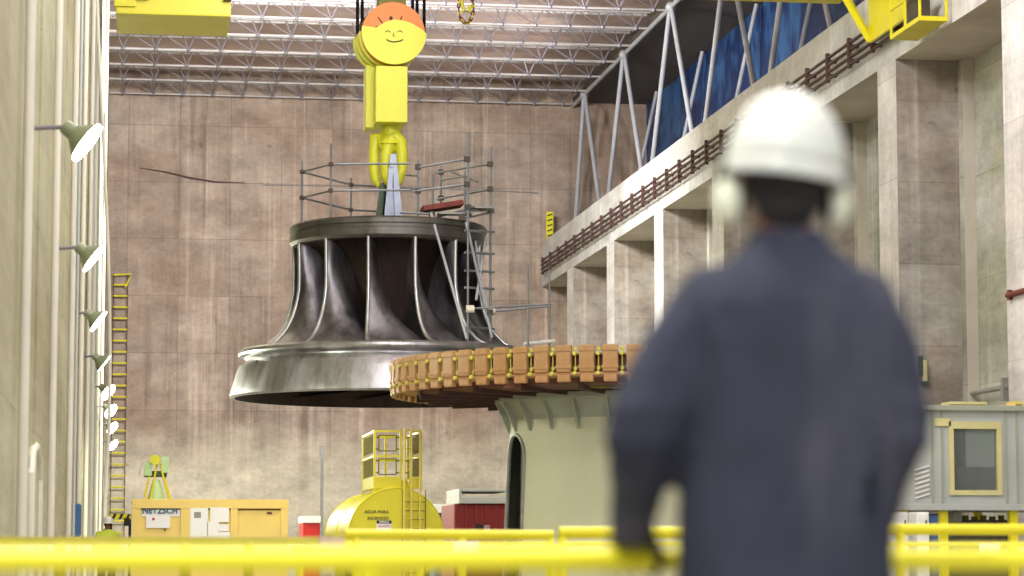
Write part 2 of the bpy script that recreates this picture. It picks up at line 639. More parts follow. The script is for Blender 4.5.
# ---- roof trusses (rows across the hall)
rows = []
yy = 109.4
k = 0
while yy > 74:
    rows.append(yy)
    yy -= 3.3
MOD = 1.25
names = ['nearest the end wall', 'second row from the end wall', 'third row from the end wall', 'fourth row from the end wall', 'fifth row from the end wall',
         'sixth row from the end wall', 'seventh row from the end wall', 'eighth row from the end wall', 'ninth row from the end wall', 'tenth row from the end wall', 'eleventh row from the end wall']
for i, y in enumerate(rows):
    t = thing('roof_truss', 'pale tubular roof truss spanning the hall, ' + names[i], 'roof truss', (8.8, y, 20.25), 'tubular roof trusses under the metal roof')
    MB().cyl((XL, y, 20.25), (18.7, y, 20.25), 0.045, seg=8).build('bottom_chord', M['truss'], t, True)
    mb = MB()
    mb.cyl((XL, y - 0.35, 20.78), (18.7, y - 0.35, 20.78), 0.045, seg=8)
    mb.build('top_chord', M['truss'], t, True)
    mb = MB()
    mb.cyl((XL, y + 0.45, 20.86), (18.7, y + 0.45, 20.86), 0.07, seg=8)
    mb.build('purlin', M['truss'], t, True)
    mb = MB()
    x = XL + 0.6
    q = 0
    while x < 18.6:
        for dx in (-0.24, 0.24):
            mb.cyl((x, y, 20.25), (x + dx, y - 0.35, 20.78), 0.032, seg=6)
            pass
        mb.sph((x, y, 20.25), 0.1, 8, 6)
        if x + MOD < 18.6:
            mb.cyl((x + 0.24, y - 0.35, 20.78), (x + MOD, y, 20.25), 0.026, seg=6)
            mb.cyl((x, y, 20.25), (x + 0.24, y + 0.45, 20.86), 0.018, seg=6)
            if i + 1 < len(rows) and q % 2:
                mb.cyl((x, y, 20.25), (x, rows[i + 1] + 0.45, 20.86), 0.012, seg=6)
        x += MOD
        q += 1
    mb.build('web', M['web'], t)
mb = MB().cyl((18.72, 20, 20.25), (18.72, YB, 20.25), 0.085, seg=10)
o = mb.build('edge_chord', M['strut'], None, True)
tag(o, 'long tubular edge chord where the trusses meet the V struts', 'roof chord')
for i in range(7):
    y = 106.8 - 8.9 * i
    t = thing('roof_strut', 'V-shaped pair of pale tube struts on the crane beam, ' + ['nearest the end wall', 'second from the end wall', 'third from the end wall', 'fourth from the end wall', 'fifth from the end wall', 'sixth from the end wall', 'seventh from the end wall'][i], 'strut', (18.7, y, ZT - 0.5), 'V-shaped roof struts')
    for s in (-1, 1):
        ye = y + s * 4.3
        if ye > YB - 0.3:
            ye = YB - 0.35
        MB().cyl((18.7, y + s * 0.12, 20.2), (18.7, ye, ZT - 0.45), 0.09, seg=12).build('strut_leg', M['strut'], t, True)
    MB().sph((18.7, y, 20.22), 0.2, 12, 8).build('node', M['strut'], t, True)
for i in range(6):
    y = 106.5 - 8.9 * i
    o = MB().cyl((20.3, y, ZT - 0.46), (21.75, y, 20.37), 0.08, seg=12).build('leaning_strut', M['strut'], None, True)
    tag(o, 'single pale strut leaning outward before the blue cladding, ' + ['nearest the end wall', 'second from the end wall', 'third from the end wall', 'fourth from the end wall', 'fifth from the end wall', 'sixth from the end wall'][i], 'strut', 'leaning struts in front of the blue cladding')

# ---- conductor rails on the beam
t = thing('conductor_rail', 'brown conductor rail of four bars on brackets along the crane beam', 'conductor rail', (XR, 84, 12.9))
for z in (12.84, 13.02, 13.2, 13.38):
    MB().b(XR - 0.2, XR - 0.13, 56, 109.2, z - 0.024, z + 0.024).build('conductor_bar', M['rust'], t)
y = 108.8
while y > 56:
    mb = MB().b(XR - 0.22, XR - 0.12, y - 0.05, y + 0.05, 12.76, 13.5)
    mb.b(XR - 0.12, XR + 0.08, y - 0.05, y + 0.05, 12.9, 12.98)
    mb.b(XR - 0.12, XR + 0.08, y - 0.05, y + 0.05, 13.26, 13.34)
    mb.build('bracket', M['rust'], t)
    y -= 2.0

# ---- sign on the beam end, ladder, cables on end wall
p = W(550, 233, 109)
t = thing('warning_post', 'small upright yellow panel with black marks at the far beam end', 'sign', (XR + 0.2, 109, ZT))
MB().b(XR + 0.02, XR + 0.32, 108.95, 109.05, ZT, ZT + 1.2).build('panel', M['yellow'], t)
mb = MB()
for j in range(5):
    z = ZT + 0.12 + j * 0.22
    mb.prism([(XR + 0.06, z), (XR + 0.28, z + 0.07), (XR + 0.28, z + 0.13), (XR + 0.06, z + 0.06)], 108.93, 108.95)
mb.split('marking', M['black'], t)

yl = YB - 0.3
xa, xb = W(112, 400, yl).x, W(126, 400, yl).x
z0, z1 = 0.0, W(119, 281, yl).z
t = thing('wall_ladder', 'yellow ladder fixed to the end wall in the left corner', 'ladder', ((xa + xb) / 2, yl, 0))
for x in (xa, xb):
    MB().cyl((x, yl, z0), (x, yl, z1 + 0.3), 0.018).build('stile', M['rust'], t, True)
mb = MB()
z = 0.4
while z < z1 + 0.1:
    mb.cyl((xa, yl, z), (xb, yl, z), 0.036, seg=8)
    z += 0.47
mb.split('rung', M['yellow'], t, True)
mb = MB()
for z in (2.2, 6, z1 - 0.3):
    mb.cyl((xa, yl, z), (xa, YB + 0.02, z), 0.03, seg=6)
    mb.cyl((xb, yl, z), (xb, YB + 0.02, z), 0.03, seg=6)
mb.tube([(xa, yl, z1 + 0.25), (xb + 0.15, yl, z1 + 0.3), (xb - 0.1, yl, z1 - 0.25)], 0.04, 6)
mb.build('bracket', M['yellow'], t, True)

o = MB().tube([W(x, y, YB - 0.03) for x, y in ((140, 168), (165, 172), (190, 178), (215, 182), (245, 183))], [0.02, 0.04, 0.05, 0.04, 0.02], 6).build('wall_crack', M['rust'], None, True)
tag(o, 'dark slanting crack high on the left of the end wall', 'crack')
o = MB().tube([W(x, y, YB - 0.04) for x, y in ((262, 185), (330, 186), (430, 188), (520, 192), (538, 193))], 0.02, 6).build('wall_cable', M['pipe'], None, True)
tag(o, 'thin pale cable strung level across the end wall behind the scaffold', 'cable')
p = W(322, 446, 104)
mb = MB().cyl((p.x, 104, 0), (p.x, 104, p.z), 0.06, seg=8).cyl((p.x, 104, 0), (p.x, 104, 0.15), 0.4, seg=16).box((p.x, 104, p.z - 0.25), (0.18, 0.12, 0.5))
o = mb.build('thin_pole', M['grey'], None, True)
tag(o, 'thin grey pole standing in front of the end wall left of the yellow tank', 'pole')

# ---- left wall pipes
pn = ['widest and nearest, at the left photo edge', 'second from the camera', 'third from the camera', 'fourth from the camera', 'fifth from the camera',
      'sixth from the camera', 'seventh from the camera', 'eighth from the camera', 'ninth from the camera']
for i, px in enumerate((22, 51, 69, 79, 86, 91, 96.5, 100.5)):
    q = WX(px, 480, XL + 0.09)
    r = 0.052
    o = MB().cyl((q.x, q.y, 0), (q.x, q.y, 22), r, seg=12).build('wall_pipe', M['cream_pipe'], None, True)
    tag(o, 'cream vertical pipe on the left concrete wall, ' + pn[i], 'pipe', 'cream vertical pipes on the left wall')
pts = []
for x, y in ((94, -120), (96, -40), (98.5, 40), (101, 90), (104, 150), (107.5, 230), (109.5, 300), (110, 360), (109, 430), (105, 500), (104, 560)):
    pts.append(W(x, y, 66))
pts[-1].z = 0.04
o = MB().tube(pts, 0.045, 8).build('hanging_cable', M['cream_pipe'], None, True)
tag(o, 'long bowed white cable hanging down the far end of the left wall', 'cable')
for i, (px, yt) in enumerate(((74, 0), (88.5, 0), (94, 0))):
    q = WX(px, 480, XL + 0.09)
    o = MB().cyl((q.x, q.y, 0), (q.x, q.y, 22), 0.03, seg=8).build('conduit', M['cabin'], None, True)
    tag(o, ['thin grey conduit on the left wall between the third and fourth cream pipes', 'thin grey conduit on the left wall between the fifth and sixth cream pipes', 'thin grey conduit on the left wall between the sixth and seventh cream pipes'][i], 'conduit', 'thin grey conduits on the left wall')

# arched niche frame on left wall
q1, q2 = WX(27, 530, XL), WX(36, 530, XL)
zt = WX(27, 440, XL).z
pts = [(XL + 0.03, q1.y, 0), (XL + 0.03, q1.y, zt - 0.35), (XL + 0.03, q1.y + 0.25, zt - 0.1), (XL + 0.03, (q1.y + q2.y) / 2, zt), (XL + 0.03, q2.y - 0.25, zt - 0.1), (XL + 0.03, q2.y, zt - 0.35), (XL + 0.03, q2.y, 0)]
t = thing('wall_doorway', 'arched doorway with cream frame low on the left wall', 'doorway', (XL, q1.y, 0))
MB().tube(pts, 0.05, 8).build('door_frame', M['cream_pipe'], t, True)
MB().b(XL, XL + 0.02, q1.y, q2.y, 0, zt - 0.15).build('door_leaf', M['cabin'], t)
q = WX(72, 520, XL)
t = thing('wall_cabinet', 'small blue electrical cabinet low on the left wall', 'cabinet', (XL, q.y, 0))
MB().b(XL, XL + 0.16, q.y - 0.4, q.y + 0.4, 1.3, 1.95, 0.02).build('cabinet_body', M['bluepaint'], t)
MB().b(XL + 0.16, XL + 0.18, q.y - 0.36, q.y + 0.36, 1.33, 1.92).build('cabinet_door', M['bluepaint'], t)

# ---- flood lamps on left wall
lamp_px = [(86, 142), (93, 258), (98, 321), (103.5, 363), (108, 392), (110.5, 411), (112, 428), (113, 445)]
ln = ['highest and nearest, glaring brightest', 'second down, with a green housing', 'third down, with a green housing', 'fourth down, dim grey and seen from the side',
      'fifth down, topmost of the four small glaring ones', 'sixth down, second of the four small glaring ones', 'seventh down, third of the four small glaring ones', 'lowest and farthest']
for i, (px, py) in enumerate(lamp_px):
    P = WZ(px, py, 5.35)
    turn = math.radians([5, 3, 3, -7, 24, 26, 26, 26][i])
    nrm = V((C_(turn) * 0.8, -S(turn), -0.6)).normalized()
    t = thing('flood_lamp', 'round flood lamp on the left wall, ' + ln[i], 'lamp', (XL, P.y, 5.35), 'flood lamps on the left wall')
    R0 = 0.24 if i < 4 else 0.25
    bk = P - nrm * 0.17
    MB().cyl(bk, P, 0.09, R0, seg=24).cyl(bk - nrm * 0.12, bk, 0.08, 0.09, seg=16).build('lamp_housing', M['greendark'], t, True)
    lit = i != 3
    MB().cyl(P, P + nrm * 0.03, R0 * 0.97, R0 * 0.97, seg=24).build('lamp_lens', M['lamp_face'] if i in (0, 4, 5, 6, 7) else M['lamp_dim'], t, True)
    MB().cyl((XL - 0.01, P.y, bk.z + 0.03), bk - nrm * 0.1, 0.025, seg=8).box((XL + 0.02, P.y, bk.z + 0.03), (0.05, 0.2, 0.2)).build('lamp_arm', M['web'], t, True)
    L = bpy.data.lights.new('lamp_light', 'SPOT')
    L.energy = 700 if P.y < 55 else (2200 if P.y < 90 else 700)
    L.spot_size = math.radians(150)
    L.spot_blend = 0.6
    L.shadow_soft_size = 0.22
    L.color = (0.98, 1.0, 0.8)
    lo = bpy.data.objects.new('lamp_light', L)
    col.objects.link(lo)
    lo.parent = t
    lo.matrix_parent_inverse = WMAT[t.name].inverted()
    pos = P + nrm * 0.08
    lo.matrix_basis = Matrix.Translation(pos) @ nrm.to_track_quat('-Z', 'Y').to_matrix().to_4x4()

# ================================================================== TURBINE RUNNER
RC = V((6.78, 69.5, 0))
runner = thing('turbine_runner', 'huge bell-shaped steel turbine runner hanging from the yellow crane hook', 'turbine runner', (RC.x, RC.y, 5.0))
crown = [(0.0, 9.64), (2.2, 9.64), (2.3, 9.72), (2.60, 9.72), (2.66, 9.66), (2.66, 9.55), (2.62, 9.53), (2.62, 9.44), (2.66, 9.42), (2.66, 9.24), (2.58, 9.16),
         (2.3, 9.12), (2.0, 8.9), (1.72, 8.5), (1.5, 8.0), (1.32, 7.4), (1.15, 6.8), (1.0, 6.3), (0.9, 6.1), (0.0, 6.0)]
MB().lathe(crown[:11] + [(2.4, 9.14)], RC, 128).build('crown', M['runner_crown'], runner, True, 25)
MB().lathe([(2.45, 9.15)] + crown[11:], RC, 96).build('hub_cone', M['runner_hub'], runner, True, 40)
# LE profile (r,z) crown->band
LE = [(2.58, 9.22), (2.565, 8.8), (2.555, 8.35), (2.56, 7.95), (2.63, 7.55), (2.76, 7.15), (2.96, 6.8), (3.25, 6.5), (3.72, 6.27)]
BAND_I = [(3.72, 6.27), (3.80, 6.1), (3.86, 5.9), (3.94, 5.65), (4.02, 5.3)]
CR = [(2.58, 9.22), (2.1, 8.98), (1.72, 8.5), (1.5, 8.0), (1.32, 7.4), (1.15, 6.8), (1.0, 6.35)]
TE = [(1.0, 6.35), (1.6, 6.15), (2.3, 5.85), (3.1, 5.55), (4.02, 5.3)]


def samp(pts, t):
    L = [0]
    for a, b in zip(pts, pts[1:]):
        L.append(L[-1] + math.hypot(b[0] - a[0], b[1] - a[1]))
    d = t * L[-1]
    for i in range(len(pts) - 1):
        if d <= L[i + 1] + 1e-9:
            k = (d - L[i]) / (L[i + 1] - L[i])
            return (pts[i][0] + (pts[i + 1][0] - pts[i][0]) * k, pts[i][1] + (pts[i + 1][1] - pts[i][1]) * k)
    return pts[-1]


def coons(t, n):
    """t 0..1 leading->trailing, n 0..1 crown->band"""
    le, te, cr, bi = samp(LE, n), samp(TE, n), samp(CR, t), samp(BAND_I, t)
    out = []
    for k in (0, 1):
        v = (1 - t) * le[k] + t * te[k] + (1 - n) * cr[k] + n * bi[k]
        v -= (1 - t) * (1 - n) * LE[0][k] + t * (1 - n) * CR[-1][k] + (1 - t) * n * LE[-1][k] + t * n * TE[-1][k]
        out.append(v)
    return out


def blade_pt(th, t, n, off):
    r, z = coons(t, n)
    w = math.radians(10 + 84 * n ** 1.3) * ((t + 0.004) ** (1.15 - 0.5 * n))
    a = th + w
    return V((RC.x + r * S(a), RC.y - r * C_(a), z)), a


NB = 13
for k in range(NB):
    th = math.radians(10.4 + k * 360 / NB)
    mb = MB()
    for side in (-1, 1):
        def fn(u, v, side=side):
            # rounded leading edge, thin trailing edge
            half = 0.07 * min(1.0, (u / 0.06)) ** 0.5 * (1 - 0.75 * u) if u > 0 else 0.0
            p, a = blade_pt(th, u, v, 0)
            tang = V((C_(a), S(a), 0))
            return p + tang * (half * side)
        mb.grid(lambda u, v, fn=fn: fn(u * u * 0.35 + u * 0.65, v), 22, 22)
    bl = mb.build('blade', M['runner_blade'], runner, True, 80)
    # worn bright leading edge strip as a sub-part
    pts = []
    rs = []
    for j in range(25):
        n = j / 24
        p, a = blade_pt(th, 0.004, n, 0)
        pts.append(p)
        rs.append(0.044 + 0.012 * n)
    MB().tube(pts, rs, 8).build('leading_edge', M['runner_edge'], bl, True, 60)
band = [(3.68, 6.26), (3.76, 6.36), (3.90, 6.37), (3.98, 6.31), (4.00, 6.24), (3.98, 6.19), (3.84, 6.15), (3.80, 6.10), (3.80, 5.98), (3.86, 5.93), (3.98, 5.92), (4.01, 5.86), (4.06, 5.72),
        (4.12, 5.5), (4.20, 5.25), (4.22, 5.12), (4.18, 5.07), (4.10, 5.07), (4.06, 5.15), (3.98, 5.5), (3.9, 5.85), (3.78, 6.1)]
MB().lathe(band, RC, 160, closed_prof=True).build('band', M['runner_band'], runner, True, 30)
MB().lathe([(4.085, 5.075), (4.045, 5.15), (3.965, 5.5), (3.885, 5.85), (3.765, 6.1), (3.67, 6.25)], RC, 160).build('band_inner_shade', M['runner_hub'], runner, True, 60)  # dark sheet added inside the band, inner shade put into its colour
# flat cover details on top
mb = MB()
for k in range(24):
    a = 2 * PI * k / 24
    mb.cyl((RC.x + 2.35 * S(a), RC.y - 2.35 * C_(a), 9.64), (RC.x + 2.35 * S(a), RC.y - 2.35 * C_(a), 9.74), 0.05, seg=6)
mb.split('bolt', M['runner_crown'], runner)

# lifting lug on the crown
lug = thing('lifting_bracket', 'grey steel A-shaped lifting bracket on top of the runner, held by the hook', 'lifting bracket', (RC.x, RC.y, 9.62))
a0, a1 = W(373, 212, 69.5), W(405, 212, 69.5)
tp = W(391, 156, 69.5)
zb = 9.64
for dy in (-0.35, 0.25):
    MB().prism([(a0.x + 0.24, zb), (a0.x + 0.4, zb), (tp.x + 0.03, tp.z - 0.5), (a1.x - 0.3, zb), (a1.x - 0.06, zb), (tp.x + 0.1, tp.z), (tp.x - 0.05, tp.z)], 69.5 + dy, 69.5 + dy + 0.09).build('side_plate', M['lug'], lug)
MB().prism([(tp.x - 0.13, zb), (tp.x + 0.2, zb), (tp.x + 0.12, tp.z - 0.1), (tp.x - 0.05, tp.z - 0.1)], 69.27, 69.62).build('web_plate', M['lug'], lug)
MB().b(a0.x, a1.x, 69.1, 69.9, zb - 0.02, zb + 0.1).build('base_plate', M['lug'], lug)
q0, q1_, q2_, q3_ = W(374, 213, 69.8), W(380, 184, 69.8), W(389, 180, 69.8), W(386, 213, 69.8)
MB().prism([(q0.x, zb), (q1_.x, q1_.z), (q2_.x, q2_.z), (q3_.x, zb)], 69.75, 69.85).build('rear_plate', M['dkgreen'], lug)
MB().cyl((tp.x, 69.1, tp.z - 0.3), (tp.x, 69.9, tp.z - 0.3), 0.07, seg=16).build('pin', M['pipe'], lug, True)
mb = MB()
for x in (a0.x + 0.2, a1.x - 0.2):
    mb.cyl((x, 69.1, zb + 0.14), (x, 69.0, zb + 0.14), 0.1, seg=8).box((x, 69.15, zb + 0.14), (0.22, 0.12, 0.24))
mb.split('clamp', M['rust'], lug)

# ================================================================== HOOK BLOCK
YH = 69.5
bc = W(392, 36.5, YH)
hb = thing('hook_block', 'yellow and orange crane hook block with a smile on its round face', 'hook block', (bc.x, YH, bc.z))
R1 = 0.88
yf = YH - 0.55


def disc_poly(cx, cz, r, a0, a1, n=40):
    return [(cx + r * C_(a0 + (a1 - a0) * i / n), cz + r * S(a0 + (a1 - a0) * i / n)) for i in range(n + 1)]


# rear and middle yellow cheek plates
face = disc_poly(bc.x, bc.z, R1, math.radians(-190), math.radians(-2)) + [(W(x, y, YH).x, W(x, y, YH).z) for x, y in ((420, 34), (410, 28), (401, 25), (392, 24), (383, 26.5), (374, 32))]
MB().prism(face, yf - 0.06, yf + 0.04).build('front_cheek', M['yellow_block'], hb)
for j, y in enumerate((yf + 0.5, yf + 0.85, yf + 1.2)):
    sh = [(x - 0.045 * (j + 1), min(z, bc.z + 0.1) - 0.02 * (j + 1)) for x, z in face]
    MB().prism(sh, y - 0.18, y).build('rear_cheek', M['yellow_block'], hb)
for j, y in enumerate((yf + 0.12, yf + 0.6, yf + 1.05)):
    cc = (bc.x - 0.05 * j, bc.z)
    mb = MB().cyl((cc[0], y, cc[1]), (cc[0], y + 0.2, cc[1]), R1 - 0.02, seg=48)
    mb.build('sheave', M['orange'] if j == 0 else M['ringbrown'], hb, True)
mb = MB()
for (px, py, r) in ((391, 18, 0.05), (377, 28, 0.055), (408, 25, 0.06), (418, 34, 0.03)):
    p = W(px, py, yf + 0.1)
    mb.cyl((p.x, yf + 0.09, p.z), (p.x, yf + 0.125, p.z), r, seg=12)
mb.split('sheave_hole', M['black'], hb)
mb = MB()
for (a, b) in (((378, 17), (383, 24)), ((402, 16), (399, 24))):
    mb.cyl(W(a[0], a[1], yf + 0.11), W(b[0], b[1], yf + 0.11), 0.018, seg=6)
mb.split('sheave_slot', M['chain'], hb)
mb = MB()
sm = [W(x, y, yf - 0.07) for x, y in ((386.5, 39.5), (389, 41), (394, 42), (400, 41), (403, 39.5))]
mb.tube(sm, 0.018, 6)
for px in (388, 400):
    p = W(px, 31.5, yf - 0.07)
    mb.tube([p + V((-0.07, 0, -0.02)), p + V((0, 0, 0.03)), p + V((0.07, 0, -0.02))], 0.012, 6)
p = W(394, 34.5, yf - 0.07)
mb.tube([p + V((0, 0, 0.05)), p + V((-0.03, 0, -0.04)), p + V((0.03, 0, -0.04))], 0.012, 6)
mb.build('painted_smile', M['machine'], hb, True)
# crossbox below
x0, x1 = W(376, 96, yf).x, W(407.5, 96, yf).x
zt, zb2 = W(392, 66, yf).z, W(392, 122, yf).z
MB().b(x0, x1, yf, yf + 1.55, zb2, zt, 0.015).build('crosshead_box', M['yellow_block'], hb)
mb = MB()
mb.b(x0 - 0.2, x0 + 0.05, yf + 0.75, yf + 1.6, zb2 - 0.04, zt + 0.15, 0.01)
mb.build('rear_box', M['yellow_block'], hb)
q = W(392, 4, YH)
MB().b(q.x - 0.36, q.x + 0.36, yf + 0.3, yf + 1.2, bc.z + 0.7, bc.z + 1.15).build('top_guard', M['olive'], hb)
# double ramshorn hook
hk = MB()
hx = W(391, 130, YH).x
zs = zb2
yk = YH + 0.2
hk.cyl((hx, yk, zs + 0.2), (hx, yk, zs - 0.25), 0.24, seg=20)
hk.cyl((hx, yk, zs - 0.2), (hx, yk, zs - 0.5), 0.2, 0.32, seg=20)
hk.sph((hx - 0.03, yk + 0.02, zs - 0.5), 0.32, 20, 12, sc=(1.0, 0.7, 0.8))
ho = hk.build('hook_shank', M['yellow_block'], hb, True)
zc = W(391, 185, YH).z
for s, nm in ((-1, 'left_prong'), (1, 'right_prong')):
    if s == -1:
        pp = [(376.5, 136), (375, 150), (374.5, 165), (376, 178), (380, 185)]
        rr = [0.18, 0.15, 0.14, 0.13, 0.08]
        yo = 0.35
    else:
        pp = [(394, 136), (400, 142), (402, 155), (401, 170), (397, 182), (390, 184), (386, 176), (385.5, 160), (387, 148), (391, 138)]
        rr = [0.2, 0.17, 0.15, 0.15, 0.16, 0.17, 0.17, 0.16, 0.16, 0.18]
        yo = 0.0
    pts = [W(x, y, yk) for x, y in pp]
    pts = [V((q.x, yk - 0.1 + yo, q.z)) for q in pts]
    if s == -1:
        pts = [V((hx, yk, zs - 0.35))] + [V((hx - 0.25, yk + 0.2, zs - 0.32))] + pts
        rr = [0.2, 0.2] + rr
    hk = MB().tube(pts, rr, 14, closed=(s == 1))
    hk.build('hook_prong', M['yellow_block'], hb, True, 60)
# hoist ropes and the trolley they run into
TZ = 17.3
tr = thing('crane_trolley', 'yellow crane trolley out of frame above the hook block', 'crane trolley', (7, YH, TZ))
MB().b(4.2, 10, 66.5, 73.2, TZ, TZ + 1.6, 0.05).build('trolley_body', M['yellow'], tr)
for s in (4.6, 9.4):
    MB().cyl((s, 66.2, TZ + 1.7), (s, 73.5, TZ + 1.7), 0.35, seg=20).build('wheel_axle', M['machine'], tr, True)
rn = ['leftmost of the five', 'second from the left', 'third from the left', 'fourth from the left', 'rightmost of the five']
for i, px in enumerate((357, 363, 412, 418, 423.5)):
    q = W(px, 20, YH)
    yq = YH + (0.25 if i % 2 else -0.15)
    zl = bc.z + (0.0 if i < 2 else 0.1)
    o = MB().cyl((q.x, yq, zl + 0.05), (q.x, yq, TZ - 0.001), 0.045, seg=8).build('hoist_rope', M['rope'], None, True)
    tag(o, 'black wire hoist rope running up from the hook block, ' + rn[i], 'rope', 'black hoist ropes above the hook block')

# auxiliary chain (right of the ropes)
YC = 69.0
t = thing('sling_chain', 'red and yellow looped chain hanging at the top right of the hook block', 'chain', W(466, 0, YC))
loop = []
base = W(466, 4, YC)
mb = MB()
mb2 = MB()
cx, cz = base.x, base.z
nl = 26
for k in range(nl):
    a = 2 * PI * k / nl
    p = V((cx + 0.2 * S(a), YC, cz - 0.1 + 0.42 * C_(a)))
    d = V((0.2 * C_(a), 0, -0.42 * S(a))).normalized()
    side = V((0, 1, 0)) if k % 2 else d.cross(V((0, 1, 0)))
    ring = [p + d * (0.07 * C_(2 * PI * j / 8)) + side * (0.04 * S(2 * PI * j / 8)) for j in range(8)]
    (mb if k % 3 else mb2).tube(ring, 0.018, 5, closed=True)
mb.split('red_link', M['chain'], t, True)
mb2.split('yellow_link', M['yellow'], t, True)
mb = MB().tube([(cx - 0.08, YC, cz + 0.3), (cx - 0.12, YC, cz + 0.05), (cx - 0.05, YC, cz - 0.2), (cx + 0.08, YC, cz - 0.22), (cx + 0.12, YC, cz - 0.02)], 0.05, 8)
mb.cyl((cx, YC, cz + 0.28), (cx, YC, TZ - 0.001), 0.04, seg=8)
mb.build('chain_hook', M['yellow'], t, True)

# yellow box of the crane at upper left
bx0, bx1 = W(116, 15, 67.4).x, W(231, 15, 67.4).x
zbx = W(170, 15, 67.4).z
t = thing('crane_bridge_box', 'big yellow crane box with pale underside at the upper left', 'crane box', (bx0, 68, zbx))
MB().b(bx0, bx1, 67.4, 70.1, zbx, zbx + 2.0, 0.04).build('box_shell', M['yellow'], t)
MB().b(bx0 + 0.5, bx0 + 0.85, 67.2, 67.42, zbx + 0.38, zbx + 0.6).b(bx1 - 0.2, bx1, 67.2, 67.42, zbx + 0.4, zbx + 0.6).split('lifting_lug', M['machine'], t)
MB().b(bx0 - 0.05, bx0 + 0.5, 67.3, 67.42, zbx + 0.18, zbx + 0.5, 0.02).build('corner_cap', M['yellow'], t)
MB().b(bx1 - 0.3, 4.6, 68.2, 69.3, zbx + 1.3, zbx + 1.9).build('link_arm', M['yellow'], t)
MB().b(4.3, 4.6, 68.2, 69.3, zbx + 1.9, TZ - 0.002).build('link_post', M['yellow'], t)
# girder at top right
t = thing('crane_girder', 'yellow underside of the crane girder at the top edge right of centre', 'crane girder', (13, 62, 14.2))
gz = W(830, 4, 62).z
MB().b(8, W(839, 4, 62).x, 60.4, 62, gz, gz + 1.8, 0.03).build('girder_box', M['yellow'], t)
MB().b(8, W(839, 4, 62).x + 0.15, 60.2, 62.15, gz + 1.8, gz + 1.9).build('girder_flange', M['yellow'], t)
# collector frame and cage
t = thing('crane_collector_frame', 'bright yellow hanging plate with brace and small cage at the upper right', 'crane frame', (16.9, 58, 12.7))
c1 = WX(872, 43, XR - 0.35)
c2 = WX(907, 21, XR - 0.35)
MB().b(c1.x - 0.08, c1.x, c2.y, c1.y, c1.z, c1.z + 2.4, 0.01).build('hanging_plate', M['yellow'], t)
e = W(846, -2, c1.y)
e2 = e + (e - c1) * 0.6
MB().cyl((c1.x - 0.04, c1.y, c1.z + 0.06), (e2.x, c1.y, e2.z), 0.1, seg=4).build('diagonal_brace', M['yellow'], t)
MB().b(c1.x - 0.4, c1.x - 0.06, c1.y - 0.25, c1.y, c1.z + 1.4, c1.z + 2.3).build('gusset', M['yellow'], t)
cy1, cy0 = c2.y, c2.y - 2.2
zc0 = WX(925, 25, XR - 0.3).z - 0.12
cg = MB().b(XR - 0.75, XR - 0.12, cy0, cy1, zc0, zc0 + 0.1).build('cage_floor', M['yellow'], t)
mb = MB()
for (x, y) in ((XR - 0.73, cy0 + 0.03), (XR - 0.14, cy0 + 0.03), (XR - 0.73, cy1 - 0.03), (XR - 0.14, cy1 - 0.03), (XR - 0.73, (cy0 + cy1) / 2)):
    mb.b(x - 0.025, x + 0.025, y - 0.025, y + 0.025, zc0, zc0 + 1.5)
for z in (zc0 + 0.65, zc0 + 1.4):
    mb.b(XR - 0.75, XR - 0.71, cy0, cy1, z, z + 0.04)
    mb.b(XR - 0.75, XR - 0.12, cy0, cy0 + 0.04, z, z + 0.04)
mb.build('cage_bars', M['yellow'], t)
MB().b(XR - 0.6, XR - 0.25, cy0 + 0.8, cy1 - 0.6, zc0 + 0.1, zc0 + 0.75, 0.02).build('motor', M['machine'], t)

# ================================================================== SCAFFOLD on the runner
def tubes(lst, r, name, mat, parent):
    mb = MB()
    for a, b in lst:
        mb.cyl(a, b, r, seg=8)
    return mb.build(name, mat, parent, True)


TR = 0.03
# left guard rail round the crown
t = thing('scaffold_guardrail', 'galvanised tube guardrail on the left half of the runner top', 'scaffold guardrail', (RC.x, RC.y, 9.66))
A, B, D = W(301, 163, 68.9), W(330.5, 151, 67.6), W(350, 177, 71.4)
Aend, Bend, Dend = V((A.x + .15, A.y, 9.66)), V((B.x, B.y, 9.66)), V((D.x, D.y, 9.66))
E2 = W(408, 161, 67.2)


def at_z(P, z):
    return V((P.x, P.y, z))


zA = 10.85
Bf = V((5.08, 67.7, 0))
Af = V((4.42, 69.2, 0))
Df = V((5.93, 71.5, 0))
Ef = V((7.15, 67.3, 0))
Hf = V((7.5, 71.9, 0))
posts = [(Af, 11.45), (Bf, 11.7), (Df, 11.35)]
for P, zt in posts:
    MB().cyl(at_z(P, 9.62), at_z(P, zt), TR, seg=8).cyl(at_z(P, 9.62), at_z(P, 9.7), 0.09, seg=8).build('post', M['pipe'], t, True)
for z in (10.45, 11.15):
    for a, b in ((Af, Bf), (Bf, Ef), (Af, Df), (Df, Hf)):
        MB().cyl(at_z(a, z), at_z(b, z), TR, seg=8).build('rail_tube', M['pipe'], t, True)
    mb = MB()
    for P in (Af, Bf, Df):
        mb.box(at_z(P, z), (0.12, 0.12, 0.1))
    mb.split('clamp', M['rust'], t)

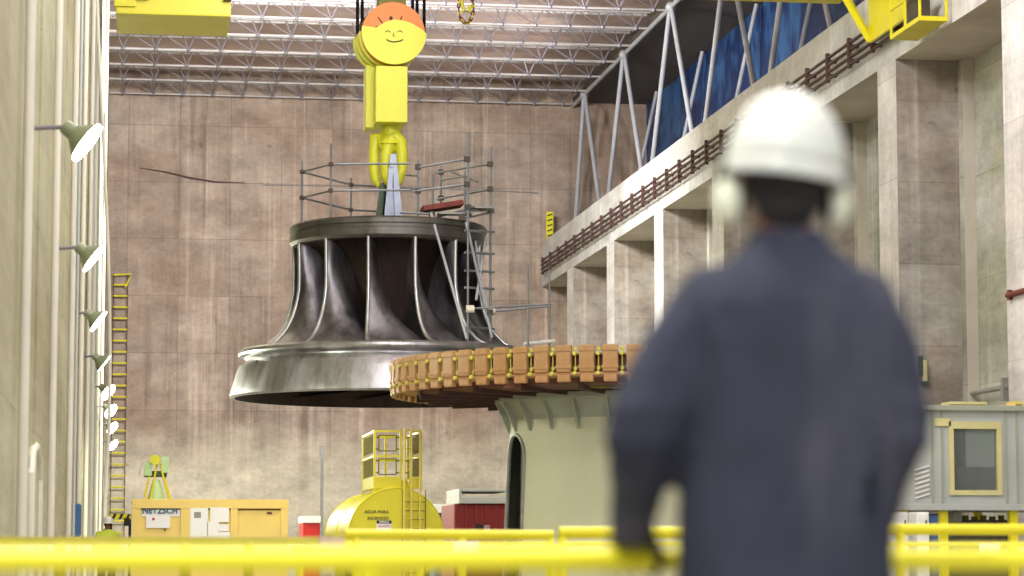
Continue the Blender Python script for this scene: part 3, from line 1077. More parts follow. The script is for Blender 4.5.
# right guard rail and tower
t = thing('scaffold_tower', 'tube scaffold tower with ladder rungs on the right side of the runner', 'scaffold tower', (9.2, 67, 6.6))
G = {}
def sp(px, py, Y):
    return W(px, py, Y)
p418 = [sp(418, 160, 67.4), sp(418, 216, 67.4)]
p441 = [sp(441, 166, 70.6), sp(441, 216, 70.6)]
p433 = [sp(433, 174, 70.2), sp(433, 205, 70.2)]
f467 = V((sp(468, 216, 66.9).x, 66.9, 0))
f490 = V((sp(490.5, 216, 68.0).x, 68.0, 0))
r467 = V((f467.x + 0.15, 67.6, 0))
zb_ = 6.37
ztop1, ztop2 = sp(467, 132, 66.9).z, sp(490, 147, 68).z
MB().cyl((p418[0].x, 67.4, 9.6), (p418[0].x, 67.4, p418[0].z), TR, seg=8).build('post', M['pipe'], t, True)
MB().cyl((p441[0].x, 70.6, 9.6), (p441[0].x, 70.6, p441[0].z), TR, seg=8).build('post', M['pipe'], t, True)
MB().cyl((p433[0].x, 70.2, 9.6), (p433[0].x, 70.2, p433[0].z), TR, seg=8).build('post', M['pipe'], t, True)
MB().cyl(at_z(f467, zb_), at_z(f467, ztop1), TR, seg=8).build('post', M['pipe'], t, True)
MB().cyl(at_z(f490, zb_), at_z(f490, ztop2), TR + 0.006, seg=8).build('post', M['pipe'], t, True)
MB().cyl((f467.x + 0.12, 68.5, zb_ + 3.0), (f467.x + 0.12, 68.5, ztop1 - 0.8), TR, seg=8).build('post', M['pipe'], t, True)
rails = [((415, 168, 67.4), (470, 158.5, 66.9)), ((412, 191.5, 67.4), (469, 184, 66.9)), ((436, 173, 70.6), (493, 163.5, 68)), ((437, 199, 70.6), (493, 189, 68)),
         ((398, 174.5, 71.4), (420, 176, 67.4)), ((452, 172, 69.5), (478, 182, 68.4)), ((404, 189, 71.0), (428, 190, 70.2)), ((441, 180, 70.6), (468, 176, 66.9)),
         ((437, 217, 67.8), (468, 209, 66.9)), ((466, 207, 66.9), (494, 207, 68)), ((467, 211, 66.9), (494, 210, 68)), ((462, 219, 66.9), (494, 212, 68)), ((400, 212.5, 67.3), (432, 214, 67.4))]
for a, b in rails:
    MB().cyl(sp(*a), sp(*b), TR, seg=8).build('rail_tube', M['pipe'], t, True)
for py in (231, 253, 271, 288, 328):
    MB().cyl(sp(465, py - 0.5, 66.9), sp(494, py + 1, 68), TR + 0.004, seg=8).build('rung', M['pipe'], t, True)
    zz = sp(466, py, 66.9).z
for a, b in (((431, 213, 67.2), (467, 339, 65.9)), ((466, 222, 66.9), (484, 300, 67.2)), ((472, 222, 68.2), (492, 338, 67.2)), ((486, 238, 68), (476, 300, 67.0)), ((484, 300, 67.2), (492, 338, 67.0))):
    MB().cyl(sp(*a), sp(*b), TR + 0.008, seg=8).build('diagonal_tube', M['strut'], t, True)
mb = MB()
for (px, py, Y) in ((418, 167, 67.4), (418, 191, 67.4), (467, 159, 66.9), (467, 184, 66.9), (490, 164, 68), (490, 189, 68), (441, 172, 70.6), (441, 198, 70.6), (468, 207, 66.9), (490, 210, 68), (432, 214, 67.4), (462, 218, 66.9), (468, 309, 66.9), (490, 312, 67)):
    mb.box(sp(px, py, Y), (0.15, 0.13, 0.13))
mb.split('clamp', M['machine'], t)
# deck
dk0, dk1 = sp(423, 209, 67.6), sp(463, 202, 67.4)
mbd = MB()
for j in range(3):
    pts = [dk0 + V((0, 0.28 * j, 0)), dk1 + V((0, 0.28 * j, 0))]
    d = pts[1] - pts[0]
    mid = (pts[0] + pts[1]) / 2
    mbd.box(mid, (d.length, 0.24, 0.13), mat=Matrix.Rotation(-math.atan2(d.z, d.x), 4, 'Y'))
mbd.split('red_deck_board', M['redplank'], t)
mbd = MB().box(sp(480, 208.5, 67.5), (0.7, 0.6, 0.05)).box(sp(455, 214, 67.3), (0.9, 0.4, 0.05))
mbd.split('grey_deck', M['grey'], t)
# outrigger tubes with hanging posts
lo1, lo2 = sp(466, 309, 66.9), sp(552, 305, 66.9)
MB().cyl(lo1, V((lo2.x, 66.9, sp(528, 303.5, 66.9).z)), TR, seg=8).build('outrigger_tube', M['pipe'], t, True)
MB().cyl(sp(488, 312, 67.4), V((lo2.x, 67.4, sp(551, 306, 67.4).z)), TR, seg=8).build('outrigger_tube', M['pipe'], t, True)
MB().cyl(sp(528, 266, 66.9), sp(528, 372, 66.9), TR, seg=8).build('hanging_post', M['pipe'], t, True)
MB().cyl(sp(549.5, 272, 67.4), sp(549.5, 372, 67.4), TR, seg=8).build('hanging_post', M['pipe'], t, True)
mb = MB().cyl(sp(524, 344, 66.9), sp(554, 341, 67.4), TR + 0.02, seg=8)
mb.build('toe_tube', M['white'], t, True)
mb = MB().cyl(sp(466, 309, 66.85), sp(474, 309, 66.85), 0.1, seg=10).cyl(sp(488, 312, 67.3), sp(495, 311, 67.3), 0.1, seg=10)
mb.split('foam_cap', M['cream_pipe'], t, True)
# base blocks on the band
MB().box(at_z(f467, zb_ + 0.03), (0.55, 0.3, 0.08)).box(at_z(f490, zb_ + 0.03), (0.4, 0.3, 0.08)).split('base_plate', M['web'], t)

# ================================================================== BLOCK RING on DRUM
DC = V((9.86, 50, 0))
ring = thing('block_ring', 'big rust-brown ring with orange blocks round its rim, on the cream drum', 'machine ring', (DC.x, DC.y, 4.0))
RR = 4.82
MB().lathe([(RR - 0.5, 4.12), (RR + 0.05, 4.12), (RR + 0.07, 4.15), (RR + 0.05, 4.19), (RR - 0.5, 4.19)], DC, 144, closed_prof=True).build('lower_flange', M['block'], ring, True)
MB().lathe([(RR - 0.6, 4.19), (RR - 0.13, 4.19), (RR - 0.13, 4.5), (RR - 0.6, 4.5)], DC, 144, closed_prof=True).build('rim', M['ringbrown'], ring, True)
MB().lathe([(RR - 0.5, 4.5), (RR - 0.02, 4.5), (RR - 0.02, 4.53), (RR - 0.5, 4.53)], DC, 144, closed_prof=True).build('upper_flange', M['block'], ring, True)
MB().lathe([(4.4, 4.16), (4.35, 4.02), (3.4, 3.98), (2.2, 4.04), (0.6, 4.06), (0.6, 4.46), (2.5, 4.46), (4.4, 4.46)], DC, 96, closed_prof=True).build('web_disc', M['ringbrown'], ring, True)
mb = MB()
for k in range(24):
    a = 2 * PI * k / 24 + 0.08
    d = V((S(a), -C_(a), 0))
    mb.box(DC + d * 3.4 + V((0, 0, 4.0)), (0.08, 2.0, 0.16), rz=a)
mb.split('rib', M['rust'], ring)
NBk = 72
proto = None
for k in range(NBk):
    a = 2 * PI * (k + 0.5) / NBk
    if proto is None:
        # build in local frame around origin with outward = -Y
        mb = MB()
        mb.box((0, -0.02, 0.245), (0.275, 0.14, 0.49), bevel=0.035)
        for zc in (0.09, 0.4):
            mb.box((0, -0.095, zc), (0.31, 0.02, 0.05), bevel=0.005)
        mb.box((0, -0.02, -0.11), (0.24, 0.12, 0.13), bevel=0.03)
        me_o = mb.build('rim_block', M['block'])
        proto = me_o
        bo = me_o
        mb = MB()
        for zc in (-0.02, 0.33):
            mb.cyl((0.21, 0.0, zc), (0.21, -0.1, zc), 0.036, seg=6)
            mb.cyl((0.21, -0.02, zc + 0.06), (0.21, -0.02, zc + 0.12), 0.035, seg=6)
        mb.cyl((0.21, -0.03, -0.05), (0.21, -0.03, 0.42), 0.01, seg=6)
        protob = mb.build('rim_bolt', M['nut'])
        bb = protob
    else:
        bo = proto.copy()
        bb = protob.copy()
        col.objects.link(bo)
        col.objects.link(bb)
    T = Matrix.Translation((DC.x + RR * S(a), DC.y - RR * C_(a), 4.19)) @ Matrix.Rotation(a, 4, 'Z')
    bo.parent = ring
    bo.matrix_parent_inverse = WMAT[ring.name].inverted()
    bo.matrix_basis = T
    bb.parent = bo
    bb.matrix_parent_inverse = Matrix.Identity(4)
for nm, mt, x0, x1, y0, y1 in (('olive_box', 'olive', 587, 625, 376, 387), ('label_strip', 'white', 556, 585, 378, 384), ('brown_box', 'ringbrown', 504, 522, 380, 388)):
    Yq = 46.4
    p0, p1 = W(x0, y1, Yq), W(x1, y0, Yq)
    MB().b(p0.x, p1.x, Yq, Yq + 0.3, p0.z, max(p1.z, 4.1), 0.01).build(nm, M[mt], ring)

drum = thing('support_drum', 'big cream steel drum with flared flange and arched opening under the ring', 'drum', (DC.x, DC.y, 0))
amid, ahw = math.radians(-81), 0.2


def arch(a, z):
    da = abs(a - 2 * PI if a > PI else a) if False else None
    aa = a if a < PI else a - 2 * PI
    d = abs(aa - amid)
    if d > ahw:
        return False
    return z < 2.75 + 0.5 * math.sqrt(max(0, 1 - (d / ahw) ** 2))


prof = [(2.70 - 0.05 * i, 0.0 + 0.0) for i in range(1)]
prof = []
nz = 48
for i in range(nz + 1):
    z = 3.55 * i / nz
    prof.append((2.72 - 0.16 * (z / 3.55), z))
b_ = MB().lathe(prof, DC, 220, skip=arch)
body = b_.build('drum_wall', M['drum'], drum, True)
MB().lathe([(2.4, 0.0), (2.35, 3.5)], DC, 96).build('inner_wall', M['grey'], drum, True)
MB().lathe([(2.56, 3.5), (2.58, 3.6), (2.78, 3.86), (2.86, 3.88), (2.86, 3.98), (2.2, 3.98), (2.2, 3.6)], DC, 128, closed_prof=True).build('flange', M['flange'], drum, True, 20)
mb = MB()
for k in range(26):
    a = 2 * PI * k / 26 + 0.06
    T = Matrix.Translation(DC) @ Matrix.Rotation(a, 4, 'Z') @ Matrix.Rotation(-PI / 2, 4, 'Z')
    mb.prism([(2.5, 3.3), (2.6, 3.3), (2.84, 3.84), (2.84, 3.9), (2.5, 3.9)], -0.025, 0.025, T)
mb.split('gusset', M['flange'], drum)
# arch frame
pts = []
for i in range(41):
    u = i / 40
    if u < 0.35:
        aa, z = amid - ahw, 2.75 * (u / 0.35)
    elif u > 0.65:
        aa, z = amid + ahw, 2.75 * (1 - (u - 0.65) / 0.35)
    else:
        f = (u - 0.35) / 0.3 * PI
        aa, z = amid - ahw * C_(f), 2.75 + 0.5 * S(f)
    r = 2.72 - 0.16 * z / 3.55
    pts.append((DC.x + r * S(aa), DC.y - r * C_(aa), max(z, 0.02)))
MB().tube(pts, 0.04, 6).build('opening_rim', M['grey'], drum, True)

# ================================================================== YELLOW TANK + CAGE
YT = 50.0
tc_ = W(396, 535, YT)
rt = W(443, 535, YT).x - tc_.x
tz = W(396, 488, YT).z - rt
tank = thing('yellow_tank', 'yellow horizontal round tank with black lettering behind the railing', 'tank', (tc_.x, YT + 3, 0))
MB().cyl((tc_.x, YT, tz), (tc_.x, YT + 6.2, tz), rt, seg=72).build('tank_shell', M['yellow'], tank, True)
MB().lathe([(rt - 0.04, 0), (rt + 0.02, 0), (rt + 0.02, 0.08), (rt - 0.04, 0.08)], (0, 0, 0), 72, closed_prof=True)
mb = MB()
for y in (YT - 0.02, YT + 3.0, YT + 6.12):
    ringp = [V((tc_.x + (rt) * C_(2 * PI * j / 72), y + 0.03, tz + (rt) * S(2 * PI * j / 72))) for j in range(72)]
    mb.tube(ringp, 0.02, 6, closed=True)
mb.split('hoop', M['yellow'], tank, True)
for y in (YT + 0.8, YT + 5.2):
    MB().b(tc_.x - rt * 0.8, tc_.x + rt * 0.8, y - 0.1, y + 0.1, 0, tz - rt * 0.55).build('saddle', M['olive'], tank)
p = W(376.5, 512, YT)
text('lettering', 'AGUA PARA', (p.x, YT - 0.004, p.z), 0.085, M['machine'], tank)
p = W(378, 518.5, YT)
text('lettering', 'INCENDIO', (p.x, YT - 0.004, p.z), 0.085, M['machine'], tank)
s0, s1 = W(376.5, 531, YT), W(391.5, 520.5, YT)
MB().b(s0.x, s1.x, YT - 0.012, YT + 0.002, s0.z, s1.z).build('notice_plate', M['white'], tank)
MB().b(s0.x, s1.x, YT - 0.016, YT - 0.01, s1.z - 0.06, s1.z).build('notice_header', M['black'], tank)
text('lettering', 'PERIGO', ((s0.x + s1.x) / 2, YT - 0.018, s1.z - 0.03), 0.055, M['white'], tank)
text('lettering', 'AREA RESTRITA', ((s0.x + s1.x) / 2, YT - 0.014, s1.z - 0.11), 0.034, M['red'], tank)
mb = MB()
lx0, lx1 = W(403, 520, YT).x, W(425, 520, YT).x
lx0 = W(402.5, 520, YT).x
for j in range(9):
    z = 0.6 + j * 0.17
    mb.cyl((lx0, YT - 0.08, z), (lx1, YT - 0.08, z), 0.008, seg=6)
for x in (lx0, lx1):
    mb.cyl((x, YT - 0.08, 0.5), (x, YT - 0.08, tz + rt * 0.95), 0.012, seg=6)
mb.split('front_rung', M['olive'], tank)

cage = thing('platform_cage', 'small yellow guard cage with panels on top of the round tank', 'guard cage', (tc_.x, YT + 0.6, tz + rt))
cx0, cx1 = W(375, 480, YT).x, W(421.5, 480, YT).x
cz0, cz1 = tz + rt * 0.98, W(390, 430, YT).z
cyb = YT + 2.6
cyf = YT + 0.12
lw = 0.022
mb = MB()
for (x, y) in ((cx0, cyf), (W(401, 480, YT).x, cyf), (W(411, 480, YT).x, cyf), (cx1, cyf), (cx0, cyb), (cx1, cyb), ((cx0 + cx1) / 2, cyb)):
    mb.b(x - lw, x + lw, y - lw, y + lw, cz0 - 0.06, cz1)
mb.split('post', M['yellow'], cage)
mb = MB()
for z in (cz1 - 0.02, cz0 + (cz1 - cz0) * 0.56, cz0 + 0.22):
    for (a, b, y) in ((cx0, W(401, 480, YT).x, cyf), (W(411, 480, YT).x, cx1, cyf), (cx0, cx1, cyb)):
        mb.b(a, b, y - 0.018, y + 0.018, z - 0.02, z + 0.02)
    for x in (cx0, cx1):
        mb.b(x - 0.018, x + 0.018, cyf, cyb, z - 0.02, z + 0.02)
mb.build('rail', M['yellow'], cage)
mb = MB()
z = cz0 + 0.02
mb.b(cx0, W(401, 480, YT).x, cyf - 0.01, cyf + 0.01, z, z + 0.2)
mb.b(cx0 - 0.01, cx0 + 0.01, cyf, cyb, z, z + 0.2)
mb.b(cx0, cx1, cyb - 0.01, cyb + 0.01, z, z + 0.2)
mb.b(cx1 - 0.01, cx1 + 0.01, cyf, cyb, z, z + 0.2)
mb.b(W(411, 480, YT).x, cx1, cyf - 0.01, cyf + 0.01, z, z + 0.2)
mb.split('kick_plate', M['yellow'], cage)
mb = MB()
for zc in (cz0 + (cz1 - cz0) * 0.78, cz0 + (cz1 - cz0) * 0.38):
    for (xm, hw) in (((cx0 + W(401, 480, YT).x) / 2, 0.17), ((W(411, 480, YT).x + cx1) / 2, 0.07)):
        h = 0.15
        for y in (cyf,):
            mb.b(xm - hw, xm + hw, y - .01, y + .01, zc + h - .012, zc + h + .012)
            mb.b(xm - hw, xm + hw, y - .01, y + .01, zc - h - .012, zc - h + .012)
            mb.b(xm - hw - .012, xm - hw + .012, y - .01, y + .01, zc - h, zc + h)
            mb.b(xm + hw - .012, xm + hw + .012, y - .01, y + .01, zc - h, zc + h)
            mb.b(xm - 0.24, xm - hw, y - .01, y + .01, zc + .1, zc + .13)
            mb.b(xm - 0.24, xm - hw, y - .01, y + .01, zc - .13, zc - .1)
            mb.b(xm + hw, xm + 0.24, y - .01, y + .01, zc + .1, zc + .13) if hw > 0.1 else None
            mb.b(xm + hw, xm + 0.24, y - .01, y + .01, zc - .13, zc - .1) if hw > 0.1 else None
    # mesh side panels
    for x in (cx0, cx1):
        yy_ = cyf + 0.12
        while yy_ < cyb - 0.1:
            mb.b(x - .006, x + .006, yy_ - .008, yy_ + .008, zc - 0.17, zc + 0.17)
            yy_ += 0.1
mb.build('panel_frame', M['olive'], cage)
lad = thing('tank_ladder', 'narrow yellow ladder standing in front of the tank cage', 'ladder', (tc_.x + 0.2, YT - 0.2, 0.5))
xl0, xl1 = W(403.5, 480, YT).x, W(410.5, 480, YT).x
for x in (xl0, xl1):
    MB().cyl((x, YT - 0.16, 0.02), (x, YT - 0.16, cz1 + 0.03), 0.02, seg=8).build('stile', M['amber'], lad, True)
mb = MB()
z = 0.3
while z < cz1:
    mb.cyl((xl0, YT - 0.16, z), (xl1, YT - 0.16, z), 0.013, seg=6)
    z += 0.19
mb.split('rung', M['yellow'], lad)
MB().cyl((W(419, 480, YT).x, YT - 0.16, 0.02), (W(419, 480, YT).x, YT - 0.16, cz1 + 0.02), 0.018, seg=8).build('hand_pole', M['amber'], lad, True)

# ================================================================== CONTAINER etc.
YCn = 55.0
c0, c1_ = W(132.5, 500, YCn), W(288, 500, YCn)
zt = c0.z
t = thing('supply_container', 'amber yellow container with white papers and a blue company name', 'container', ((c0.x + c1_.x) / 2, YCn + 1, 0))
MB().b(c0.x, c1_.x, YCn + 0.06, YCn + 2.2, 0, zt - 0.03).build('container_body', M['amber'], t)
mb = MB()
for x0, x1 in ((132.5, 141), (181, 191), (231, 238), (281, 288)):
    mb.b(W(x0, 500, YCn).x, W(x1, 500, YCn).x, YCn, YCn + 0.08, 0, zt)
mb.b(c0.x - 0.01, c1_.x + 0.01, YCn - 0.01, YCn + 0.09, zt - 0.17, zt + 0.01)
mb.b(c0.x - 0.02, c1_.x + 0.02, YCn + 0.07, YCn + 2.25, zt - 0.06, zt + 0.02)
mb.b(c0.x - 0.01, c1_.x + 0.01, YCn - 0.01, YCn + 0.09, 0.001, 0.25)
mb.build('container_frame', M['amber'], t)
mb = MB()
for x0, x1 in ((141, 181), (191, 231), (238, 281)):
    mb.b(W(x0, 500, YCn).x, W(x1, 500, YCn).x, YCn + 0.03, YCn + 0.065, zt - 0.2, zt - 0.17)
mb.split('door_gap', M['ringbrown'], t)
a, b = W(146, 528, YCn), W(170, 515, YCn)
MB().b(a.x, b.x, YCn + 0.02, YCn + 0.065, a.z, b.z).build('notice_sheet', M['white'], t)
p = W(160, 511, YCn)
MB().b(W(142, 510, YCn).x, W(180, 510, YCn).x, YCn + 0.035, YCn + 0.062, p.z - 0.11, p.z + 0.1).build('name_board', M['white'], t)
text('lettering', 'NETZSCH', (p.x, YCn + 0.012, p.z + 0.0), 0.17, M['teal'], t, sx=0.98)
p = W(153.5, 519, YCn)
MB().cyl((p.x, YCn + 0.01, p.z), (p.x, YCn + 0.03, p.z), 0.03, seg=12).build('red_dot', M['red'], t)
MB().b(W(164, 529, YCn).x, W(166, 529, YCn).x, YCn + .02, YCn + .05, W(160, 530.5, YCn).z, W(160, 528.5, YCn).z).build('latch', M['ringbrown'], t)
mb = MB()
for x0, x1, y0, y1 in ((190, 208, 508, 542), (210, 229, 507.5, 522), (207, 219, 522, 542), (219, 230, 532, 542)):
    p0, p1 = W(x0, y1, YCn), W(x1, y0, YCn)
    mb.b(p0.x, p1.x, YCn - 0.012, YCn + 0.066, p0.z, p1.z)
mb.split('white_paper', M['white'], t)
p0, p1 = W(219, 531, YCn), W(229, 524, YCn)
MB().b(p0.x, p1.x, YCn + .02, YCn + .066, p0.z, p1.z).build('white_paper', M['white'], t)
MB().b(W(194, 517, YCn).x, W(201, 512, YCn).x, YCn - 0.016, YCn - 0.01, W(194, 518, YCn).z, W(194, 512, YCn).z).build('paper_print', M['grey'], t)
MB().b(W(267, 512, YCn).x, W(272, 512, YCn).x, YCn + .03, YCn + .07, W(267, 514, YCn).z, W(267, 512, YCn).z).build('latch', M['ringbrown'], t)

# green funnel machine on container
t = thing('funnel_mixer', 'pale green funnel machine with yellow legs on top of the amber container', 'mixer', (0.6, YCn + 0.9, zt))
Yf = YCn + 0.9
px = lambda x, y: W(x, y, Yf)
MB().cyl((px(156, 500).x, Yf, zt), (px(156, 500).x, Yf, px(156, 480).z), 0.2, 0.07, seg=20).build('funnel', M['green'], t, True)
for a, b, dy in (((144, 500), (150, 472), -0.25), ((150, 500), (157, 464), -0.3), ((169, 500), (160, 464), -0.3), ((171, 500), (163, 472), 0.3)):
    A_, B_ = px(*a), px(*b)
    MB().cyl((A_.x, Yf + dy, zt), (B_.x, Yf + dy * 0.3, B_.z), 0.022, seg=8).build('leg', M['yellow'], t, True)
p = px(155, 460)
MB().cyl((p.x, Yf - 0.2, p.z), (p.x, Yf - 0.05, p.z), 0.11, seg=20).build('round_cap', M['yellow_block'], t, True)
a, b = px(144, 476), px(152, 463)
MB().b(a.x, b.x, Yf - 0.15, Yf + 0.15, a.z, b.z, 0.02).build('side_box', M['green'], t)
a, b = px(161, 473), px(169, 457)
MB().b(a.x, b.x, Yf - 0.15, Yf + 0.15, a.z, b.z, 0.02).build('side_box', M['green'], t)
a, b = px(144, 477), px(167, 471)
MB().b(a.x, b.x, Yf - 0.1, Yf + 0.18, a.z, b.z, 0.01).build('cross_bar', M['dkgreen'], t)
MB().tube([px(148, 460), px(143, 461), px(140, 468), px(139, 476)], 0.02, 6).build('hose', M['cream_pipe'], t, True)

# red and white tank left of yellow tank, pale drum, wine skip
def bxp(x0, x1, y0, y1, Y, dep, z0=None, bev=0.02):
    a, b = W(x0, y1, Y), W(x1, y0, Y)
    return MB().b(a.x, b.x, Y, Y + dep, a.z if z0 is None else z0, b.z, bev)
t = thing('red_tool_chest', 'red chest with pale lid on the floor left of the yellow tank', 'chest', (W(311, 540, 62).x, 63, 0))
bxp(303, 320, 523, 540, 62, 1.5, 0).build('chest_body', M['red'], t)
bxp(302.5, 321, 516, 523, 61.95, 1.6).build('chest_lid', M['white'], t)
t = thing('drum_rack', 'white and blue box stack between the yellow tank and the wine red skip', 'box stack', (W(442, 540, 64).x, 65, 0))
bxp(435, 449, 513, 540, 64, 1.5, 0).build('blue_box', M['bluepaint'], t)
bxp(434, 450, 504, 513, 63.9, 1.6).build('white_lid', M['white'], t)
t = thing('wine_red_skip', 'wine red container with a pale grey lid frame left of the cream drum', 'skip', (W(478, 540, 60).x, 61, 0))
bxp(454, 508, 504, 540, 60, 2.5, 0).build('skip_body', M['wine'], t)
bxp(459, 510, 497, 503.5, 59.9, 2.5).build('lid', M['cabin'], t)
bxp(459, 510, 489, 491.5, 59.9, 2.5).build('lid_frame', M['cabin'], t)
bxp(459, 462, 491, 498, 59.9, 2.4).build('lid_post', M['cabin'], t)
mb = MB()
for x in (456, 466, 476, 486, 496):
    a = W(x, 505, 60)
    mb.b(a.x - 0.03, a.x + 0.03, 59.94, 60.0, 0, a.z)
mb.split('stiffener', M['wine'], t)
bxp(476, 483, 524, 532, 59.9, 0.1).build('label_plate', M['black'], t)
bxp(484, 490, 525, 532, 59.9, 0.1).build('label_plate', M['mauve'], t)

# hazard barrier near the worker
t = thing('hazard_barrier', 'low yellow and black barrier between the far worker and the container', 'barrier', (W(120, 520, 58).x, 58, 0))
a, b = W(110, 518, 58), W(131, 514, 58)
MB().b(a.x, b.x, 58, 58.06, b.z - 0.12, b.z).build('barrier_board', M['yellow'], t)
mb = MB()
for x in (114, 121, 128):
    q = W(x, 516, 58)
    mb.prism([(q.x - 0.06, b.z - 0.12), (q.x, b.z - 0.12), (q.x + 0.06, b.z), (q.x, b.z)], 57.985, 57.999)
mb.split('stripe', M['black'], t)
for x in (111, 130):
    q = W(x, 518, 58)
    MB().cyl((q.x, 58.03, 0), (q.x, 58.03, b.z), 0.03, seg=8).box((q.x, 58.03, 0.03), (0.1, 0.6, 0.06)).build('leg', M['black'], t)
bq = W(127, 523, 58)
MB().box((bq.x, 57.96, bq.z + 0.02), (0.13, 0.06, 0.17)).build('dark_box', M['black'], t)

# ================================================================== CABIN (right)
YCb = 45.8
cabz0, cabz1 = W(970, 505, YCb).z, W(970, 411, YCb).z
x0 = W(893, 450, YCb).x
x1 = 17.2
rzc = 0.0
t = thing('control_cabin', 'raised grey site cabin with a cream-framed window at the right edge', 'cabin', ((x0 + x1) / 2, YCb + 1.2, cabz0))
wl, wr = W(950, 450, YCb).x, W(999.5, 450, YCb).x
wz0, wz1 = W(975, 493, YCb).z, W(975, 424, YCb).z
mb = MB()
mb.b(x0, wl, YCb, YCb + 0.08, cabz0, cabz1)
mb.b(wr, x1, YCb, YCb + 0.08, cabz0, cabz1)
mb.b(wl, wr, YCb, YCb + 0.08, cabz0, wz0)
mb.b(wl, wr, YCb, YCb + 0.08, wz1, cabz1)
mb.b(x0, x1, YCb + 2.3, YCb + 2.38, cabz0, cabz1)
mb.b(x0, x0 + 0.08, YCb + 0.08, YCb + 2.3, cabz0, cabz1)
mb.b(x1 - 0.08, x1, YCb + 0.08, YCb + 2.3, cabz0, cabz1)
mb.b(x0, x1, YCb + 0.08, YCb + 2.3, cabz0, cabz0 + 0.06)
mb.build('cabin_walls', M['cabin'], t)
MB().b(x0 - 0.1, x1 + 0.05, YCb - 0.12, YCb + 2.5, cabz1, cabz1 + 0.1, 0.02).build('cabin_roof', M['flange'], t)
MB().b(x0 - 0.05, x1 + 0.05, YCb - 0.1, YCb + 2.4, cabz0 - 0.1, cabz0 + 0.02, 0.02).build('cabin_floor', M['cabin'], t)
fr = MB()
for (a, b, c, d) in ((wl - 0.03, wl + 0.06, wz0 - .04, wz1 + .04), (wr - 0.06, wr + 0.03, wz0 - .04, wz1 + .04), (wl + 0.06, wr - 0.06, wz0 - .04, wz0 + .05), (wl + 0.06, wr - 0.06, wz1 - .09, wz1 + .04)):
    fr.b(a, b, YCb - 0.05, YCb + 0.1, c, d)
fw = fr.build('window_frame', M['cabin_frame'], t)
MB().b(wl + .05, wr - .05, YCb + 0.02, YCb + 0.035, wz0 + .04, wz1 - .06).build('window_pane', M['glass'], t)
MB().b(wl + (wr - wl) * .35, wr - .07, YCb + 0.09, YCb + 0.1, wz0 + (wz1 - wz0) * .38, wz1 - .08).build('window_reflection', M['white'], t)  # pale panel added behind the pane to imitate a reflection in the glass
mb = MB()
for x in (W(932, 450, YCb).x, W(942, 450, YCb).x, W(1006, 450, YCb).x, W(1017, 450, YCb).x):
    mb.b(x - 0.02, x + 0.02, YCb - 0.03, YCb, cabz0, cabz1)
mb.split('wall_batten', M['flange'], t)
mb = MB().b(W(934, 420, YCb).x, W(950, 420, YCb).x, YCb - 0.05, YCb + 0.01, cabz1 - 0.28, cabz1 - 0.14)
mb.split('lamp_strip', M['cabin_frame'], t)
mb = MB()
mb.b(wl + .2, wl + .8, YCb + 0.9, YCb + 1.5, cabz0 + 0.06, cabz0 + 0.75)
mb.build('desk', M['machine'], t)
mb = MB()
gx0, gx1 = W(914, 480, YCb).x, W(929, 480, YCb).x
gz0, gz1 = W(920, 496, YCb).z, W(920, 468, YCb).z
for j in range(7):
    z = gz0 + (gz1 - gz0) * j / 6
    mb.box(((gx0 + gx1) / 2, YCb - 0.03, z), (gx1 - gx0, 0.03, 0.03), mat=Matrix.Rotation(-0.3, 4, 'Y'))
mb.split('vent_slat', M['white'], t)
mb = MB()
for x in (945, 1015, 905):
    q = W(x, 520, YCb).x
    mb.b(q - 0.075, q + 0.075, YCb + 0.05, YCb + 0.2, 0, cabz0 - 0.08)
    mb.b(q - 0.075, q + 0.075, YCb + 2.1, YCb + 2.25, 0, cabz0 - 0.08)
mb.split('stilt', M['rail_yellow'], t)
t2 = thing('roof_crate', 'long pale yellow crate lying on the cabin roof', 'crate', (W(965, 405, YCb).x, YCb + 1, cabz1 + 0.1))
a, b = W(949, 405, YCb + 0.5).x, W(987, 405, YCb + 0.5).x
MB().b(a, b, YCb + 0.5, YCb + 1.0, cabz1 + 0.1, cabz1 + 0.2, 0.01).build('crate_body', M['cabin_frame'], t2)
MB().b(a + 0.02, b - 0.02, YCb + 0.48, YCb + 0.5, cabz1 + 0.13, cabz1 + 0.15).build('crate_batten', M['olive'], t2)
t2 = thing('roof_crate', 'short yellow crate on the cabin roof at the photo edge', 'crate', (W(1016, 405, YCb).x, YCb + 1, cabz1 + 0.1))
a, b = W(1015, 405, YCb + 0.5).x, W(1023, 405, YCb + 0.5).x
MB().b(a, b, YCb + 0.5, YCb + 1.0, cabz1 + 0.1, cabz1 + 0.22, 0.01).build('crate_body', M['amber'], t2)
MB().b(a + 0.02, b - 0.02, YCb + 0.48, YCb + 0.5, cabz1 + 0.14, cabz1 + 0.16).build('crate_batten', M['olive'], t2)

# machinery and white cabinets below cabin
for i, (a, b) in enumerate(((896, 908), (917, 929))):
    t = thing('white_cabinet', ['white upright cabinet below the cabin, beside the worker', 'white upright cabinet below the cabin, second from the worker'][i], 'cabinet', (W(a, 530, 44).x, 44, 0), 'white cabinets below the cabin')
    bxp(a, b, 512, 530, 44, 0.5, 0).build('cabinet_body', M['white'], t)
    bxp(a + 1, b - 1, 514, 529, 43.97, 0.04, 0.1).build('cabinet_door', M['white'], t)
    bxp(b - 3, b - 2, 520, 524, 43.93, 0.05).build('handle', M['machine'], t)
t = thing('pump_machine', 'dark machine block standing under the raised cabin', 'machine', (W(980, 530, 45).x, 46.5, 0))
bxp(952, 1010, 520, 545, 46.4, 0.8, 0).build('machine_body', M['machine'], t)
mb = MB()
for i in range(6):
    q = W(958 + i * 9, 518, 46.5)
    mb.cyl((q.x, 46.6, q.z - 0.1), (q.x, 46.6, q.z + 0.03 + 0.02 * (i % 2)), 0.06, seg=10)
mb.split('cylinder_head', M['olive'], t, True)
